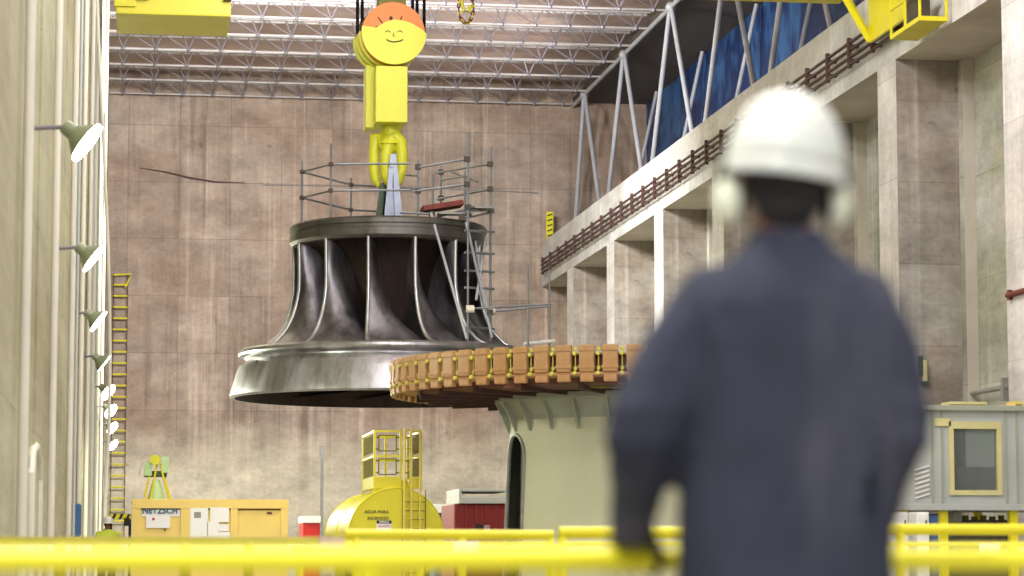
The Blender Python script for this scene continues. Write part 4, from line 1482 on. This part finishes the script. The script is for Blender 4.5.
bxp(953, 962, 512, 522, 46.3, 0.4).build('control_box', M['grey'], t)
t = thing('blue_bin', 'small dark blue bin below the cabin between white cabinets', 'bin', (W(934, 530, 44).x, 44, 0))
bxp(931, 938, 515, 535, 44.3, 0.35, 0).build('bin_body', M['bluepaint'], t)
bxp(930.5, 938.5, 513.5, 515.5, 44.28, 0.4).build('bin_lid', M['black'], t)

# wall lantern on column side, pipes at right
lx = W(925, 369, COLY[5] - 1.58)
t = thing('column_gauge', 'slim cream fixture on the column side beside the worker\'s shoulder', 'wall fixture', (lx.x, COLY[5] - 1.5, lx.z - 0.3))
MB().cyl((lx.x, lx.y, lx.z - 0.28), (lx.x, lx.y, lx.z + 0.2), 0.06, seg=12).build('tube', M['cabin_frame'], t, True)
MB().b(lx.x - 0.15, lx.x - 0.05, lx.y - 0.03, lx.y + 0.1, lx.z - 0.15, lx.z + 0.3).b(lx.x - 0.1, lx.x + 0.08, lx.y - 0.05, lx.y + 0.1, lx.z - 0.36, lx.z - 0.28).build('holder', M['dkgreen'], t)
t = thing('bracket_pipe', 'grey pipe on a bracket across the wall above the cabin', 'pipe', (19, 56, W(1000, 388, 56).z))
a, b = WX(979, 392, XW - 0.2), WX(1011, 388, XW - 0.25)
MB().cyl((XW - 0.2, 57.1, a.z), (XW - 0.2, 54.6, a.z), 0.06, seg=10).build('tube', M['grey'], t, True)
MB().b(XW - 0.3, XW, 54.7, 54.85, a.z - 0.3, a.z + 0.2).build('bracket', M['grey'], t)
q = WX(1016, 293, XR - 0.05)
o = MB().cyl((XR - 0.05, q.y - 1.0, q.z), (XR - 0.05, q.y + 0.5, q.z), 0.06, seg=10).box((XR - 0.03, q.y + 0.4, q.z), (0.1, 0.12, 0.2)).build('rusty_pipe', M['chain'], None, True)
tag(o, 'short rusty pipe on the column face at the right edge', 'pipe')

# ================================================================== GUARD RAILS (middle distance)
def guard(name, label, Y, xa, xb, ytop, posts, y2=None, r=0.04, ye=None, mat='rail_yellow', group=None):
    A_, B_ = W(xa, ytop, Y), W(xb, ye if ye else ytop, Y)
    t = thing(name, label, 'railing', ((A_.x + B_.x) / 2, Y, 0), group)
    MB().cyl(A_, B_, r, seg=12).build('top_rail', M[mat], t, True)
    if y2:
        a, b = W(xa, y2, Y), W(xb, y2, Y)
        MB().cyl(a, b, 0.014, seg=8).build('middle_rail', M[mat], t, True)
    MB().cyl((A_.x, Y, 0.55), (B_.x, Y, 0.55), 0.03, seg=8).build('lower_rail', M[mat], t, True)
    for px_ in posts:
        q = W(px_, ytop, Y)
        MB().cyl((q.x, Y, 0), (q.x, Y, q.z), 0.034, seg=10).cyl((q.x, Y, 0), (q.x, Y, 0.03), 0.08, seg=10).build('post', M[mat], t, True)
    return t


guard('guardrail', 'yellow guardrail below the raised cabin at the right', 19, 868, 1060, 529.5, (900, 1054), 543.5, 0.042)
guard('guardrail', 'yellow guardrail in front of the tank and skip', 20, 345, 553, 534, (356, 462, 550), 543, 0.038, ye=535)
guard('guardrail', 'short yellow guardrail stretch in front of the cream drum', 18, 559, 690, 532.5, (562, 688), 543, 0.042)
guard('guardrail', 'dim yellow guardrail far left in front of the container', 17, -30, 342, 540.5, (-20, 60, 186, 249, 340), None, 0.024, mat='dull_rail')
t = guard('guardrail', 'low yellow guardrail behind the front rail, carrying sign plates', 24, 290, 560, 548, (300, 420, 556), None, 0.03)

def plate(x0, x1, y0, y1, Y, mat, label):
    a, b = W(x0, y1, Y), W(x1, y0, Y)
    o = MB().b(a.x, b.x, Y, Y + 0.02, a.z, b.z, 0.003).build('sign_plate', M[mat], None)
    tag(o, label, 'sign plate', 'blank sign plates on the guardrails')
    return o
plate(319, 344, 537.5, 548, 16.93, 'mauve', 'mauve plate hung on the guardrail below the yellow tank')
plate(454, 478, 541, 553, 19.9, 'white', 'white plate hung on the guardrail below the wine red skip')
plate(980, 1000, 543, 553, 18.9, 'white', 'white plate hung on the guardrail below the cabin window')

# ================================================================== NEAR RAIL
YN = 5.06
nl_, nr_ = W(-90, 559, YN), W(1110, 557, YN)
zr = W(512, 559.5, YN).z
t = thing('front_railing', 'thick bright yellow handrail across the bottom, held by the worker', 'railing', (nr_.x / 2, YN, 0))
MB().cyl((nl_.x, YN, zr), (nr_.x, YN, zr), 0.025, seg=24).build('handrail', M['rail_yellow'], t, True)
MB().cyl((nl_.x, YN, 0.55), (nr_.x, YN, 0.55), 0.02, seg=16).build('middle_rail', M['rail_yellow'], t, True)
MB().b(nl_.x, nr_.x, YN - 0.006, YN + 0.006, 0.0, 0.12).build('toe_board', M['rail_yellow'], t)
x = nl_.x + 0.05
while x < nr_.x:
    MB().cyl((x, YN, 0), (x, YN, zr), 0.021, seg=14).cyl((x, YN, 0), (x, YN, 0.015), 0.06, seg=16).build('post', M['rail_yellow'], t, True)
    x += 0.82

# ================================================================== PEOPLE
def chain(mb, pts, seg=14, sub=5):
    """pts: list of (Vector, r) ; overlapping cones + spheres"""
    for (a, ra), (b, rb) in zip(pts, pts[1:]):
        mb.cyl(a, b, ra, rb, seg=seg)
    for p, r in pts:
        mb.sph(p, r * 1.0, 14, 10)


def remeshed(mb, name, mat, parent, voxel, smooth_it=6, disp=None):
    o = mb.build(name + '_tmp', None)
    md = o.modifiers.new('r', 'REMESH')
    md.mode = 'VOXEL'
    md.voxel_size = voxel
    md.use_smooth_shade = True
    ms = o.modifiers.new('s', 'SMOOTH')
    ms.factor = 0.5
    ms.iterations = smooth_it
    dg = bpy.context.evaluated_depsgraph_get()
    dg.update()
    me = bpy.data.meshes.new_from_object(o.evaluated_get(dg))
    me.name = name
    bpy.data.objects.remove(o, do_unlink=True)
    if disp:
        for v in me.vertices:
            v.co += v.normal * disp(v.co)
    for p in me.polygons:
        p.use_smooth = True
    me.materials.clear()
    me.materials.append(mat)
    n = bpy.data.objects.new(name, me)
    col.objects.link(n)
    adopt(n, parent)
    return n


def eloft(mb, rings, seg=28):
    """rings: (cx, cy, z, rx, ry[, tilt]) stacked superellipse sections"""
    vs = []
    for (cx, cy, z, rx, ry) in rings:
        row = []
        for k in range(seg):
            a = 2 * PI * k / seg
            ca, sa = C_(a), S(a)
            ex = 0.85
            row.append(mb.bm.verts.new((cx + rx * math.copysign(abs(ca) ** ex, ca), cy + ry * math.copysign(abs(sa) ** ex, sa), z)))
        vs.append(row)
    for A_, B_ in zip(vs, vs[1:]):
        for k in range(seg):
            mb.bm.faces.new((A_[k], A_[(k + 1) % seg], B_[(k + 1) % seg], B_[k]))
    mb.bm.faces.new(vs[0][::-1])
    mb.bm.faces.new(vs[-1])


YP = 4.8
pp = lambda x, y, Y=YP: W(x, y, Y)
man = thing('person', 'worker seen from behind in white hard hat, ear muffs and dark blue jacket', 'person', (pp(780, 500).x, YP, 0))
hx_ = pp(785, 180).x
hz = pp(785, 165).z
HC = V((hx_, YP + 0.02, hz))
# joint positions
Lsh, Rsh = V((pp(704, 300).x, YP, pp(704, 300).z)), V((pp(872, 300).x, YP, pp(872, 300).z))
Lel, Lwr = pp(648, 425, YP - 0.03), pp(631, 520, YN - 0.07)
Rel, Rwr = pp(898, 432, YP - 0.02), pp(862, 528, YN - 0.06)


def hand(mb, wr, X, side):
    """hand closed over the handrail; side -1 left hand (thumb towards +x), +1 right"""
    top = V((X, YN - 0.01, zr + 0.045))
    chain(mb, [(wr, 0.026), ((wr + top) / 2 + V((0, 0, 0.006)), 0.027)], 12)
    # palm slab of overlapping balls
    for k in range(4):
        x = X + (k - 1.5) * 0.02
        a = V((x, YN - 0.035, zr + 0.040))
        b = V((x, YN + 0.012, zr + 0.046))
        mb.cyl(a, b, 0.016, 0.014, seg=10).sph(a, 0.017, 10, 8).sph(b, 0.014, 10, 8)
        mb.cyl(wr, a, 0.02, 0.016, seg=10)
    lens = [0.9, 1.0, 0.96, 0.78]
    for k in range(4):
        x = X + (k - 1.5) * 0.0215
        L_ = lens[k if side > 0 else 3 - k]
        pts = []
        rs = []
        for j, deg in enumerate((75, 35, -10, -10 - 50 * L_)):
            rr = 0.025 + 0.0115
            an = math.radians(deg)
            pts.append((V((x + 0.002 * (k - 1.5) * j, YN + rr * C_(an), zr + rr * S(an))), 0.0105 - 0.0008 * j))
        chain(mb, pts, 10)
    # thumb leaves the side of the palm, wraps under the near side
    tx = X - side * 0.038
    pts = [(V((X - side * 0.028, YN - 0.035, zr + 0.036)), 0.014), (V((tx - side * 0.012, YN - 0.045, zr + 0.012)), 0.012), (V((tx - side * 0.008, YN - 0.038, zr - 0.018)), 0.0105), (V((tx - side * 0.002, YN - 0.026, zr - 0.032)), 0.009)]
    chain(mb, pts, 10)


# body: one continuous surface from boots to head
mb = MB()
hipx = pp(780, 560).x
LF, RFt = V((hipx - 0.13, YP - 0.05, 0.09)), V((hipx + 0.13, YP + 0.03, 0.09))
neck0 = V((pp(786, 262).x, YP, pp(786, 262).z))
eloft(mb, [(hipx, YP, 0.82, 0.15, 0.11), (hipx, YP, 0.92, 0.165, 0.115), (hipx + .01, YP, 1.05, 0.145, 0.1), (hipx + .01, YP, 1.2, 0.15, 0.105), (hipx + .015, YP, 1.34, 0.165, 0.11), (hipx + .02, YP, 1.44, 0.16, 0.1), (hipx + .02, YP, 1.5, 0.1, 0.08), (neck0.x, YP, 1.54, 0.062, 0.062)])
chain(mb, [(neck0 - V((0, 0, 0.05)), 0.062), (HC - V((0, 0.0, 0.09)), 0.056)])
mb.sph(HC, 0.1, 24, 18, sc=(0.74, 0.92, 1.08))
mb.sph(HC + V((0, 0.03, -0.07)), 0.06, 18, 14, sc=(0.85, 1.05, 0.8))       # jaw
mb.sph(HC + V((0, 0.105, -0.025)), 0.016, 10, 8, sc=(0.8, 1.1, 1.5))      # nose
mb.sph(HC + V((0, 0.098, -0.062)), 0.014, 10, 8, sc=(1.7, 0.7, 0.7))      # lips
for s in (-1, 1):
    mb.sph(HC + V((s * 0.03, 0.086, 0.005)), 0.013, 10, 8)                # eyes
    mb.sph(HC + V((s * 0.078, 0.0, -0.015)), 0.024, 12, 8, sc=(0.4, 0.8, 1.2))  # ears
chain(mb, [(V((neck0.x, YP, 1.42)), 0.06), (Lsh - V((0, 0, 0.02)), 0.045), (Lel, 0.042), (Lwr, 0.028)])
chain(mb, [(V((neck0.x, YP, 1.42)), 0.06), (Rsh - V((0, 0, 0.02)), 0.045), (Rel, 0.042), (Rwr, 0.028)])
chain(mb, [(V((hipx - 0.085, YP, 0.88)), 0.09), (V((LF.x, YP + 0.02, 0.5)), 0.06), (LF, 0.042)])
chain(mb, [(V((hipx + 0.085, YP, 0.88)), 0.09), (V((RFt.x, YP + 0.05, 0.5)), 0.06), (RFt, 0.042)])
for F_ in (LF, RFt):
    chain(mb, [(F_ - V((0, 0.02, 0.05)), 0.04), (F_ + V((0, 0.16, -0.055)), 0.034)])
hand(mb, Lwr, pp(632, 548, YN).x, -1)
hand(mb, Rwr, pp(848, 548, YN).x, 1)
body = remeshed(mb, 'body', M['skin'], man, 0.006, 3)
body.data.materials.append(M['glove'])
for p in body.data.polygons:
    if p.center.y > YN - 0.085 and p.center.z < zr + 0.12:
        p.material_index = 1

# eyes and brows as small details
for s in (-1, 1):
    MB().sph(HC + V((s * 0.03, 0.094, 0.006)), 0.0075, 12, 8).build('eye', M['white'], man, True)
    MB().sph(HC + V((s * 0.03, 0.1005, 0.006)), 0.003, 8, 6).build('pupil', M['black'], man, True)

# hair: dark cap at the back and sides, low to the collar
mb = MB()
mb.sph(HC + V((0, -0.012, 0.004)), 0.104, 24, 18, sc=(0.79, 0.92, 1.06))
mb.sph(HC + V((0, -0.035, -0.07)), 0.07, 18, 12, sc=(0.92, 0.75, 0.95))
h = remeshed(mb, 'hair', M['hair'], man, 0.008, 2, lambda c: 0.004 * noise.noise(c * 60))
me = h.data
bmh = bmesh.new()
bmh.from_mesh(me)
bmesh.ops.delete(bmh, geom=[f for f in bmh.faces if f.calc_center_median().y > HC.y + 0.055 and f.calc_center_median().z < HC.z + 0.05], context='FACES')
bmh.to_mesh(me)
bmh.free()

# jacket with wrinkles
mb = MB()


def ring_px(py, xl, xr, ry, dy=0.0):
    a, b = pp(xl, py), pp(xr, py)
    return ((a.x + b.x) / 2, YP + dy, a.z, (b.x - a.x) / 2, ry)


eloft(mb, [ring_px(640, 668, 890, 0.15), ring_px(600, 672, 888, 0.15), ring_px(560, 676, 888, 0.147), ring_px(510, 677, 890, 0.143), ring_px(450, 682, 896, 0.14), ring_px(390, 686, 900, 0.142),
           ring_px(340, 688, 898, 0.142), ring_px(305, 690, 892, 0.132), ring_px(282, 704, 876, 0.112), ring_px(268, 724, 852, 0.09), ring_px(252, 746, 830, 0.076), ring_px(236, 755, 818, 0.068)])
chain(mb, [(Lsh + V((0.02, 0, -0.02)), 0.078), (pp(683, 350), 0.078), (Lel, 0.069), (pp(640, 480, YP + 0.09), 0.06), (pp(632, 522, YN - 0.085), 0.05)], 16)
chain(mb, [(Rsh + V((-0.02, 0, -0.02)), 0.078), (pp(884, 350), 0.076), (Rel, 0.068), (pp(878, 490, YP + 0.1), 0.056), (Rwr - V((0, 0.02, 0)), 0.045)], 16)


def wr(c):
    q = V((c.x, c.y, c.z))
    w = 0.022 * noise.noise(V((q.x * 7 + 3, q.y * 5, q.z * 4.0)))
    w += 0.0045 * noise.noise(V((q.x * 22, q.y * 9, q.z * 7 + q.x * 9)))
    # long vertical folds in the back
    w += 0.009 * S((q.x - 1.2) * 38 + 2.2 * noise.noise(q * 3)) * max(0, min(1, (1.45 - q.z) * 3)) * (1 if q.y < YP else 0.3)
    # creases at elbow / wrist
    w += 0.004 * S(q.z * 95 + 3 * noise.noise(q * 6)) * max(0, 1 - abs(q.z - 1.24) * 8) * (1 if (q.x < pp(690, 400).x or q.x > pp(880, 400).x) else 0.1)
    return w


jk = remeshed(mb, 'jacket', M['jacket'], man, 0.010, 8, wr)
# collar
cpts = []
for k in range(24):
    a = 2 * PI * k / 24
    cpts.append((pp(788, 245).x + 0.056 * C_(a), YP + 0.005 + 0.064 * S(a), pp(788, 238).z + 0.006 * S(a)))
MB().tube(cpts, 0.018, 10, closed=True).build('collar', M['jacket'], man, True)
for P_, n in ((pp(634, 524, YN - 0.085), 1), (Rwr - V((0, 0.018, 0)), 2)):
    MB().sph(P_ + V((0, 0.006, -0.008)), 0.046, 16, 10, sc=(1, 0.9, 0.45)).build('cuff', M['jacket'], man, True)
# trousers
mb = MB()
eloft(mb, [(hipx, YP, 0.76, 0.185, 0.13), (hipx, YP, 0.86, 0.19, 0.135), (hipx, YP, 1.0, 0.175, 0.125)])
for F_, sx_ in ((LF, -0.09), (RFt, 0.09)):
    chain(mb, [(V((hipx + sx_, YP, 0.86)), 0.112), (V((F_.x, F_.y * 0.5 + YP * 0.5 + 0.02, 0.5)), 0.083), (V((F_.x, F_.y, 0.13)), 0.078)], 18)
remeshed(mb, 'trousers', M['trousers'], man, 0.012, 6, lambda c: 0.006 * noise.noise(c * 12))
for F_ in (LF, RFt):
    mb = MB()
    chain(mb, [(F_ - V((0, 0.03, 0.035)), 0.05), (F_ + V((0, 0.06, -0.04)), 0.048), (F_ + V((0, 0.17, -0.048)), 0.04)])
    mb.cyl(F_ + V((0, -0.02, -0.03)), F_ + V((0, -0.01, 0.12)), 0.052, 0.056, seg=18)
    bt = remeshed(mb, 'boot', M['boot'], man, 0.009, 4)
    for v in bt.data.vertices:
        v.co.z = max(v.co.z, 0.004)

# hard hat
hc = V((pp(786, 160).x, YP + 0.012, pp(786, 168).z))
mb = MB()
hw = (pp(845, 160).x - pp(729, 160).x) / 2
hh = pp(786, 92).z - hc.z
for_prof = []
vs = []
nu, nv = 40, 14
for j in range(nv + 1):
    f = j / nv * PI / 2
    row = []
    for k in range(nu):
        a = 2 * PI * k / nu
        rr = C_(f) ** 0.86
        ridge = 0.003 * math.exp(-((C_(a) / 0.16) ** 2)) * S(f) ** 0.5
        row.append(V((hc.x + hw * rr * C_(a), hc.y + hw * 1.18 * rr * S(a), hc.z + hh * S(f) + ridge)))
    vs.append(row)
bmv = [[mb.bm.verts.new(p) for p in row] for row in vs]
for A_, B_ in zip(bmv, bmv[1:]):
    for k in range(nu):
        mb.bm.faces.new((A_[k], A_[(k + 1) % nu], B_[(k + 1) % nu], B_[k]))
hat = mb.build('hard_hat', M['helmet'], man, True, 50)
sol = hat.modifiers.new('sol', 'SOLIDIFY')
sol.thickness = 0.004
# brim: rim band plus peak in front and short skirt behind
mb = MB()
rows_ = []
for (f, dz, inn) in ((0.99, 0.012, 0), (1.02, 0.0, 0), (1.05, -0.014, 0), (1.035, -0.02, 0), (0.985, -0.012, 0)):
    row = []
    for k in range(nu):
        a = 2 * PI * k / nu
        pk = max(0, S(a)) ** 3 * 0.045 * (1 if f > 1.01 else 0)
        row.append(mb.bm.verts.new((hc.x + hw * f * C_(a), hc.y + hw * 1.18 * f * S(a) + pk, hc.z + dz - 0.01 * (1 - S(a)) * 0.5 + (C_(a)) * -0.004)))
    rows_.append(row)
for i in range(5):
    A_, B_ = rows_[i], rows_[(i + 1) % 5]
    for k in range(nu):
        mb.bm.faces.new((A_[k], A_[(k + 1) % nu], B_[(k + 1) % nu], B_[k]))
brim = mb.build('brim', M['helmet'], hat, True, 60)
tilt = Matrix.Translation(hc) @ Matrix.Rotation(math.radians(6), 4, 'Y') @ Matrix.Translation(-hc)
hat.data.transform(tilt)
brim.data.transform(tilt)
# ear muffs
for s, cx_, cy_, w_, h_ in ((-1, 730, 200, 13, 25), (1, 835, 204, 14, 24)):
    c = pp(cx_, cy_, YP + 0.03)
    mf = MB().sph(c, 0.04, 20, 14, sc=(0.75, 0.85, 1.2)).build('ear_muff', M['muff'], man, True)
    MB().tube([c + V((s * 0.012, 0, 0.02)), c + V((s * 0.022, -0.005, 0.05)), V((hc.x + s * hw * 1.02, YP + 0.01, hc.z + 0.02))], 0.006, 8).build('muff_arm', M['black'], mf, True)
    MB().sph(c - V((s * 0.016, 0, 0)), 0.036, 16, 10, sc=(0.4, 0.85, 1.1)).build('ear_cushion', M['black'], mf, True)

# ---- far worker
YW = 56.0
wx = W(107.5, 520, YW).x
wz = W(107.5, 517, YW).z
wk = thing('person', 'distant worker in white hard hat and lime hi-vis top by the left wall', 'person', (wx, YW, 0))
mb = MB()
eloft(mb, [(wx, YW, 0.84, 0.15, 0.11), (wx, YW, 0.95, 0.165, 0.115), (wx, YW, 1.1, 0.145, 0.1), (wx, YW, 1.3, 0.17, 0.11), (wx, YW, 1.42, 0.15, 0.09), (wx, YW, 1.48, 0.06, 0.06)])
hcw = V((wx + 0.01, YW - 0.01, wz - 0.14))
chain(mb, [(V((wx, YW, 1.42)), 0.06), (hcw, 0.055)])
mb.sph(hcw, 0.1, 18, 14, sc=(0.78, 0.92, 1.12))
mb.sph(hcw + V((0, -0.095, -0.02)), 0.02, 8, 6)
for s in (-1, 1):
    sh = V((wx + s * 0.19, YW, 1.38))
    el = V((wx + s * 0.24, YW - 0.02, 1.1))
    wrp = V((wx + s * 0.25, YW - 0.12, 0.88))
    chain(mb, [(V((wx + s * 0.1, YW, 1.4)), 0.055), (sh, 0.052), (el, 0.04), (wrp, 0.028)])
    for k in range(4):
        chain(mb, [(wrp, 0.02), (wrp + V((0.012 * (k - 1.5), -0.01, -0.08)), 0.012), (wrp + V((0.016 * (k - 1.5), -0.03, -0.12 - 0.01 * (k % 3))), 0.009)], 8)
    chain(mb, [(wrp, 0.02), (wrp + V((-s * 0.035, -0.02, -0.05)), 0.011), (wrp + V((-s * 0.04, -0.035, -0.08)), 0.009)], 8)
    chain(mb, [(V((wx + s * 0.08, YW, 0.88)), 0.085), (V((wx + s * 0.11, YW - 0.02, 0.48)), 0.058), (V((wx + s * 0.12, YW, 0.09)), 0.042), (V((wx + s * 0.14, YW - 0.15, 0.04)), 0.035)])
remeshed(mb, 'body', M['skin'], wk, 0.012, 2)
mb = MB()
eloft(mb, [(wx, YW, 0.82, 0.185, 0.135), (wx, YW, 1.1, 0.175, 0.125), (wx, YW, 1.3, 0.19, 0.13), (wx, YW, 1.42, 0.17, 0.105), (wx, YW, 1.48, 0.08, 0.08)])
for s in (-1, 1):
    chain(mb, [(V((wx + s * 0.18, YW, 1.37)), 0.07), (V((wx + s * 0.24, YW - 0.02, 1.1)), 0.055), (V((wx + s * 0.25, YW - 0.1, 0.93)), 0.045)])
remeshed(mb, 'hi_vis_top', M['hivis'], wk, 0.015, 4)
mb = MB()
for s in (-1, 1):
    chain(mb, [(V((wx + s * 0.08, YW, 0.86)), 0.105), (V((wx + s * 0.11, YW - 0.02, 0.48)), 0.078), (V((wx + s * 0.12, YW, 0.13)), 0.068)])
remeshed(mb, 'trousers', M['trousers'], wk, 0.015, 4)
mb = MB()
for s in (-1, 1):
    mb.sph((wx + s * 0.13, YW - 0.06, 0.05), 0.06, 14, 10, sc=(0.8, 2.2, 0.8))
mb.split('boot', M['boot'], wk, True)
mb = MB().sph(hcw + V((0, 0, 0.01)), 0.106, 18, 14, sc=(0.8, 0.9, 1.0))
mb.build('hair', M['hair'], wk, True)
mb = MB()
mb.lathe([(0.118, 0), (0.115, 0.05), (0.095, 0.1), (0.05, 0.13), (0.001, 0.138)], hcw + V((0, 0, 0.02)), 28)
mb.lathe([(0.118, 0.0), (0.15, -0.012), (0.15, -0.018), (0.116, -0.006)], hcw + V((0, 0, 0.02)), 28)
mb.build('hard_hat', M['helmet'], wk, True, 60)

# ================================================================== LIGHT
w = bpy.data.worlds.new('world')
scn.world = w
w.use_nodes = True
bg = w.node_tree.nodes['Background']
bg.inputs[0].default_value = (0.92, 0.95, 1.0, 1)
bg.inputs[1].default_value = 0.4


def area(name, loc, size, energy, color=(1, 0.97, 0.92), aim=(0, 0, -1), sy=None):
    L = bpy.data.lights.new(name, 'AREA')
    L.energy = energy
    L.size = size
    if sy:
        L.shape = 'RECTANGLE'
        L.size_y = sy
    L.color = color
    o = bpy.data.objects.new(name, L)
    col.objects.link(o)
    o.location = loc
    o.rotation_euler = V(aim).to_track_quat('-Z', 'Y').to_euler()
    return o


# high-bay lamps hung in two rows below the roof, all nearer than the visible trusses
for y in (6, 20, 34, 48, 62):
    for x in (3.5, 9.0):
        L = bpy.data.lights.new('high_bay_lamp', 'POINT')
        L.energy = 1700 if y < 60 else 500
        L.shadow_soft_size = 0.6
        L.color = (0.985, 0.98, 1.0)
        lo = bpy.data.objects.new('high_bay_lamp', L)
        col.objects.link(lo)
        lo.location = (x, y, 17.2)
# unseen fill lights added past the crane, aimed at the end wall
for x in (3.0, 7.5):
    area('end_wall_fill', (x, 78.5, 17.5), 1.8, 3300, (1, 0.985, 0.96), (0 if x < 5 else -0.12, 1, -0.42))
# added fill spots hidden behind the crane beam parapet, lightening the roof
for y in (74, 86, 98):
    L = bpy.data.lights.new('roof_fill', 'SPOT')
    L.energy = 1700
    L.spot_size = math.radians(110)
    L.spot_blend = 0.5
    L.shadow_soft_size = 0.3
    L.color = (1, 0.97, 0.96)
    lo = bpy.data.objects.new('roof_fill', L)
    col.objects.link(lo)
    lo.location = (17.95, y, ZT - 0.1)
    lo.rotation_euler = V((-1, 0.25, 0.62)).to_track_quat('-Z', 'Y').to_euler()
# fill light added at the end left open behind the gallery
area('open_end_fill', (8, -5.5, 9), 22, 1100, (0.92, 0.96, 1.0), (0, 1, 0.12), 14)
# gallery lamp ahead of the railing, then an unseen fill added behind the worker
area('gallery_light', (-0.4, 5.6, 5.6), 0.6, 180, (1, 1, 0.9), (0.25, -0.15, -1))
area('gallery_light', (-0.7, 2.2, 4.6), 0.5, 75, (1, 1, 0.95), (0.7, 0.75, -1))

scn.view_settings.view_transform = 'Standard'
scn.view_settings.look = 'None'
scn.view_settings.exposure = 0.35
scn.view_settings.gamma = 1.0
scn.view_settings.use_curve_mapping = False
scn.cycles.use_denoising = True
scn.cycles.max_bounces = 8
scn.cycles.sample_clamp_indirect = 8
